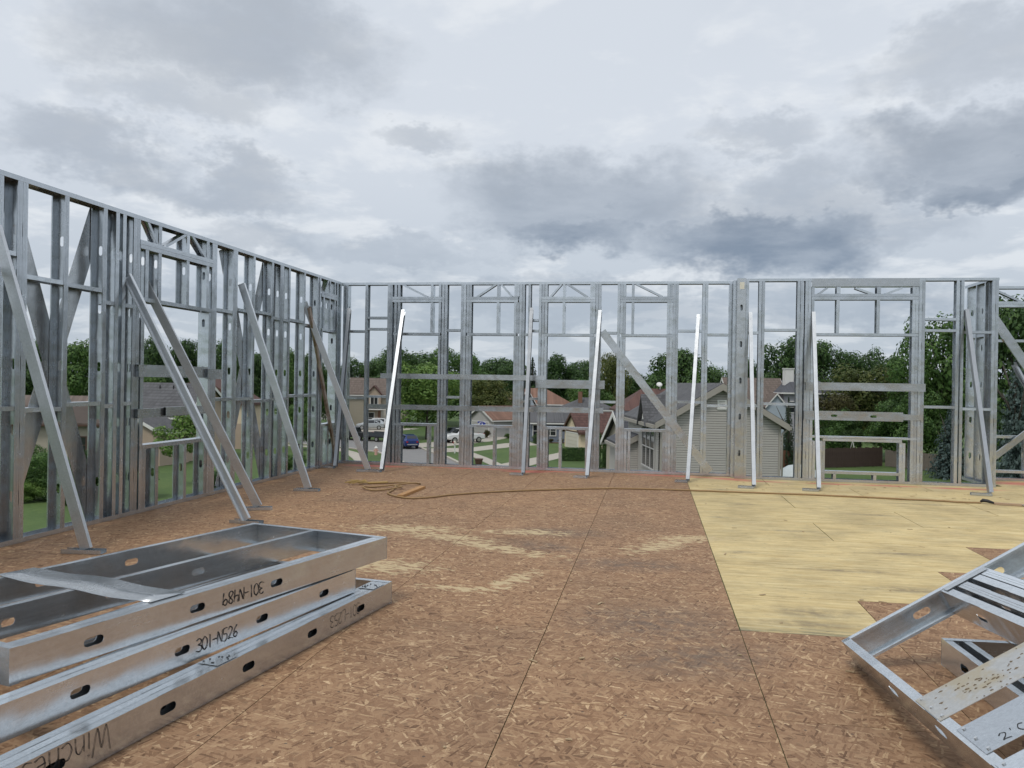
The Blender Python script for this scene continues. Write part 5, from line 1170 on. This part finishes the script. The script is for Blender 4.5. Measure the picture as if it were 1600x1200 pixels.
TREES = [
    (-55.8, 157.9, 12.5, 4.3, 'leaf_dark', 1, 'dark tree behind the far beige house at the corner'),
    (-53.7, 143.0, 10.6, 3.0, 'needle_dark', 0, 'dark conifer at the corner of the two walls'),
    (-55.8, 168.0, 13.3, 3.5, 'leaf_mid', 1, 'mid green tree right above the beige house roof'),
    (-31.0, 112.4, 11.0, 5.0, 'leaf_bright', 1, 'bright green street tree behind the blue car'),
    (-44.4, 154.8, 14.3, 7.4, 'leaf_dark', 1, 'dark broad tree rising behind the bright street tree'),
    (-33.3, 146.5, 14.0, 6.0, 'leaf_mid', 1, 'rounded green tree behind the white pickup'),
    (-26.0, 133.5, 9.2, 4.2, 'leaf_olive', 1, 'olive and russet tree left of the brown hip roof'),
    (-35.2, 181.7, 14.0, 5.4, 'leaf_dark', 1, 'dark tree above the olive one'),
    (-28.5, 172.7, 12.4, 4.0, 'leaf_dark', 1, 'dark tree over the big brown hip roof'),
    (-24.3, 168.3, 13.2, 3.1, 'needle_dark', 0, 'slim dark conifer beside the brown hip roof'),
    (-19.1, 164.1, 13.6, 4.3, 'leaf_dark', 1, 'dark tree above the blue ranch house'),
    (-14.9, 169.9, 13.3, 4.4, 'leaf_dark', 1, 'dark tree above the cream garage house'),
    (-10.4, 140.2, 9.2, 3.2, 'leaf_mid', 1, 'low green tree behind the slate hip roof'),
    (-7.3, 150.9, 14.5, 2.8, 'leaf_olive', 1, 'thin loose crowned tree crossed by the diagonal brace'),
    (-4.3, 161.6, 10.1, 3.7, 'leaf_dark', 1, 'low dark tree between thin tree and big round one'),
    (3.3, 114.2, 13.4, 4.7, 'leaf_dark', 1, 'big round dark tree above the near grey house'),
    (12.2, 154.2, 11.7, 3.2, 'leaf_mid', 1, 'small green tree left of the slotted post'),
    (17.5, 165.2, 13.5, 3.7, 'leaf_dark', 1, 'dark tree behind the slotted post'),
    (19.0, 130.0, 15.6, 4.2, 'leaf_dark', 1, 'dark tree above the white chimney'),
    (26.3, 136.3, 15.9, 4.0, 'leaf_dark', 1, 'dark tree at the left of the wide opening'),
    (31.3, 137.1, 14.3, 3.6, 'leaf_dark', 1, 'dark tree in the middle of the wide opening'),
    (34.5, 132.6, 13.1, 3.1, 'leaf_dark', 1, 'dark tree toward the right of the wide opening'),
    (24.6, 105.6, 10.8, 4.3, 'leaf_olive', 1, 'olive tree in front of the dark trees in the wide opening'),
    (27.3, 91.9, 11.3, 2.9, 'leaf_mid', 1, 'green tree behind the fence corner at right'),
    (26.2, 97.7, 7.2, 2.8, 'leaf_mid', 1, 'low spreading tree behind the dark brown fence'),
    (30.2, 94.4, 16.4, 4.2, 'leaf_mid', 1, 'tall leafy tree left of the right corner posts'),
    (20.4, 100.8, 7.7, 2.2, 'leaf_russet', 1, 'russet bush tree beside the lavender house'),
    (31.8, 80.4, 17.1, 4.0, 'leaf_dark', 1, 'tall leafy tree at the right picture edge'),
    (43.7, 93.6, 17.4, 4.6, 'leaf_dark', 1, 'dark tree past the right picture edge'),
    (26.9, 81.6, 6.7, 2.0, 'needle_blue', 0, 'blue spruce seen beside the right corner posts'),
    (26.8, 67.4, 11.2, 2.2, 'needle_blue', 0, 'larger blue spruce at the right picture edge'),
    (12.9, 83.3, 7.0, 1.0, 'needle_dark', 0, 'dark conifer right of the grey sided house'),
    (18.5, 92.4, 5.8, 2.0, 'leaf_mid', 1, 'green bush tree hiding the foot of the lavender house'),
    (21.6, 99.0, 5.0, 1.9, 'leaf_dark', 1, 'dark bush tree behind the dark brown fence'),
    (-87.9, 106.8, 13.1, 4.2, 'leaf_dark', 1, 'dark tree nearest the left picture edge'),
    (-95.0, 103.6, 13.5, 4.2, 'leaf_mid', 1, 'tree past the left picture edge'),
    (-78.2, 103.4, 13.3, 3.9, 'leaf_mid', 1, 'green tree behind the first crossed straps'),
    (-78.8, 113.4, 13.5, 3.5, 'leaf_dark', 1, 'dark tree hidden behind doubled studs of the left wall'),
    (-70.6, 109.8, 13.8, 3.5, 'leaf_dark', 1, 'dark tree at the left of the left window'),
    (-67.9, 115.3, 14.1, 3.7, 'leaf_dark', 1, 'dark tree at the right of the left window'),
    (-60.9, 111.4, 13.5, 2.4, 'leaf_dark', 1, 'dark tree just past the left window'),
    (-61.7, 121.4, 12.4, 3.4, 'leaf_dark', 1, 'dark tree behind the second crossed straps'),
    (-53.7, 117.7, 13.1, 2.7, 'leaf_mid', 1, 'slim green tree seen between far studs of the left wall'),
    (-56.7, 132.4, 12.9, 2.6, 'leaf_dark', 1, 'dark tree near the far end of the left wall'),
    (-51.8, 128.2, 11.0, 2.5, 'leaf_dark', 1, 'low dark tree behind the corner window of the left wall'),
    (-62.1, 96.0, 9.0, 2.4, 'leaf_mid', 1, 'low green tree over the grey roof at left'),
    (-39.7, 89.6, 5.2, 1.9, 'leaf_mid', 1, 'small tree low between far studs of the left wall'),
    (-34.5, 57.0, 5.6, 1.7, 'leaf_bright', 2, 'young loose tree in front of the tan house'),
]
def place(parent, name, me, loc, sx, sz, rz):
    return link(name, me, parent, Matrix.Translation(loc) @ Matrix.Rotation(rz, 4, 'Z') @ Matrix.Diagonal((sx, sx, sz, 1)))
for i, (x, y, h, r, mat, shp, lab) in enumerate(TREES):
    con = shp == 0
    root = thing('conifer_tree' if con else 'leafy_tree', lab, 'tree', (x, y, GZ), group='trees around the houses')
    rz = i * 1.7
    if con:
        place(root, 'trunk', TRUNK[i % 3], (0, 0, 0), h * .7, h * .95, rz); place(root, 'crown', CONE[mat], (0, 0, .1), r * 1.1, h, rz)
    else:
        lowf = .12 if shp == 1 else .30
        ch = h * (1 - lowf) / 2; r2 = r * 1.22
        cm = CROWN['loose'][0] if shp == 2 else CROWN[mat][i % len(CROWN[mat])]
        place(root, 'trunk', TRUNK[i % 3], (0, 0, 0), h * .5, h * .86, rz); place(root, 'crown', cm, (0, 0, h * lowf + ch), r2, ch * 1.02, rz)
# shrubs and hedges
SHR = [(-42.3, 54.2, 1.7, 1.9, 'leaf_mid', 'round shrub on the lawn low through the left wall straps'), (-35.6, 46.8, 1.3, 1.6, 'leaf_dark', 'dark shrub right of the round one low through the left wall'),
       (-39.2, 47.0, 1.3, 1.3, 'leaf_bright', 'bright shrub nearest the left brace foot'), (-44.5, 60.0, 1.6, 2.2, 'leaf_dark', 'dark shrub against the beige sided house'), (-31.2, 69.4, 1.3, 1.5, 'leaf_mid', 'green shrub low behind the middle left brace'), (-31.6, 76.0, 1.1, 1.6, 'leaf_bright', 'bright shrub low near the corner of the walls'),
       (-14.9, 109.6, .8, 1.4, 'leaf_dark', 'dark bush at the left end of the blue ranch house'), (-20.6, 119.6, .9, .7, 'leaf_mid', 'low green bush along the grey house wall'), (-19.0, 119.9, .9, .7, 'leaf_dark', 'low dark bush along the grey house wall'), (-23.6, 118.6, .6, 1.2, 'leaf_russet', 'small russet bush at the grey house corner'),
       (-13.6, 112.4, .5, .6, 'flower', 'red flowering plant in the left of the ranch flower bed'), (-12.2, 112.7, .5, .6, 'flower', 'red flowering plant in the right of the ranch flower bed'), (-14.6, 108.9, .6, .5, 'flower', 'dark red plant beside the ranch house bush'), (-4.9, 76.8, .6, 3.6, 'leaf_dark', 'tall narrow dark evergreen beside the pale cottage'), (-4.2, 78.4, .6, 3.4, 'leaf_dark', 'second narrow evergreen behind the first'), (14.3, 84.2, .9, 1.1, 'leaf_dark', 'dark bush at the foot of the reddish fence'),
       (-41.5, 45.5, 2.0, 2.9, 'leaf_dark', 'tall dark bush at the far left picture edge'), (-38.6, 48.6, 1.9, 3.0, 'leaf_mid', 'tall green bush left of the first left brace'), (-36.6, 50.6, 1.8, 2.7, 'leaf_dark', 'broad dark bush behind the crossed straps'), (-33.6, 50.2, 1.6, 2.4, 'leaf_mid', 'green bush behind the doubled left studs'), (-44.6, 52.5, 2.2, 3.2, 'leaf_mid', 'large green bush before the beige sided house'), (-30.6, 54.0, 1.3, 1.6, 'leaf_dark', 'low dark bush under the left window')]
for i, (x, y, r, h, mat, lab) in enumerate(SHR):
    if mat == 'flower': me = CROWN['leaf_russet'][0]
    else: me = CROWN[mat][i % len(CROWN[mat])]
    root = thing('shrub', lab, 'shrub', (x, y, GZ), group='shrubs in the gardens'); place(root, 'foliage', me, (0, 0, h / 2), r, h / 2 * 1.05, i * 1.3)
    MB().tube([(0, 0, -.02), (.03, 0, h * .3), (0, .02, h * .6)], [.05, .04, .02], 6).build('stem', 'bark', root, True)
rnd = random.Random(5); m = MB(); pts = []
for i in range(3800):
    x, y, z = rnd.uniform(-1.8, 1.8), rnd.uniform(-.55, .55), rnd.uniform(.05, 1.3); f = rnd.choice('xyzyz')
    if f == 'x': x = 1.8 if x > 0 else -1.8; n_ = Vector((1 if x > 0 else -1, 0, 0))
    elif f == 'y': y = -.55; n_ = Vector((0, -1, 0))
    else: z = 1.3 - .25 * (abs(x) / 1.8) ** 4; n_ = Vector((0, 0, 1))
    pts.append((Vector((x + rnd.gauss(0, .04), y + rnd.gauss(0, .04), z + rnd.gauss(0, .04))), n_))
leaf_quads(m, pts, .09, rnd); hd = thing('hedge', 'clipped dark green hedge in front of the cream garage house', 'hedge', (-7.6, 87.6, GZ), PSI + .05)
m.build('foliage', 'leaf_dark', hd); MB().box(-1.68, 1.68, -.45, .45, 0, 1.12).build('branches', 'bark', hd)
# distant wooded skyline, one mass
rnd = random.Random(21); m = MB(); pts = []
for i in range(15000):
    a = rnd.uniform(-1.35, .95); d = rnd.uniform(250, 420); hh = 9.5 + 2.6 * math.sin(a * 23) + 2.0 * math.sin(a * 61 + 1) + 1.0 * math.sin(a * 140)
    z = hh * math.sqrt(rnd.random()); pts.append((Vector((d * math.sin(a), d * math.cos(a), GZ + z)), Vector((rnd.gauss(0, .6), -1, rnd.gauss(.5, .5))).normalized()))
leaf_quads(m, pts, 1.7, rnd); o = m.build('distant_wood', 'leaf_dark'); o['kind'] = 'stuff'; o['label'] = 'distant dark wooded skyline beyond the houses'; o['category'] = 'wood'
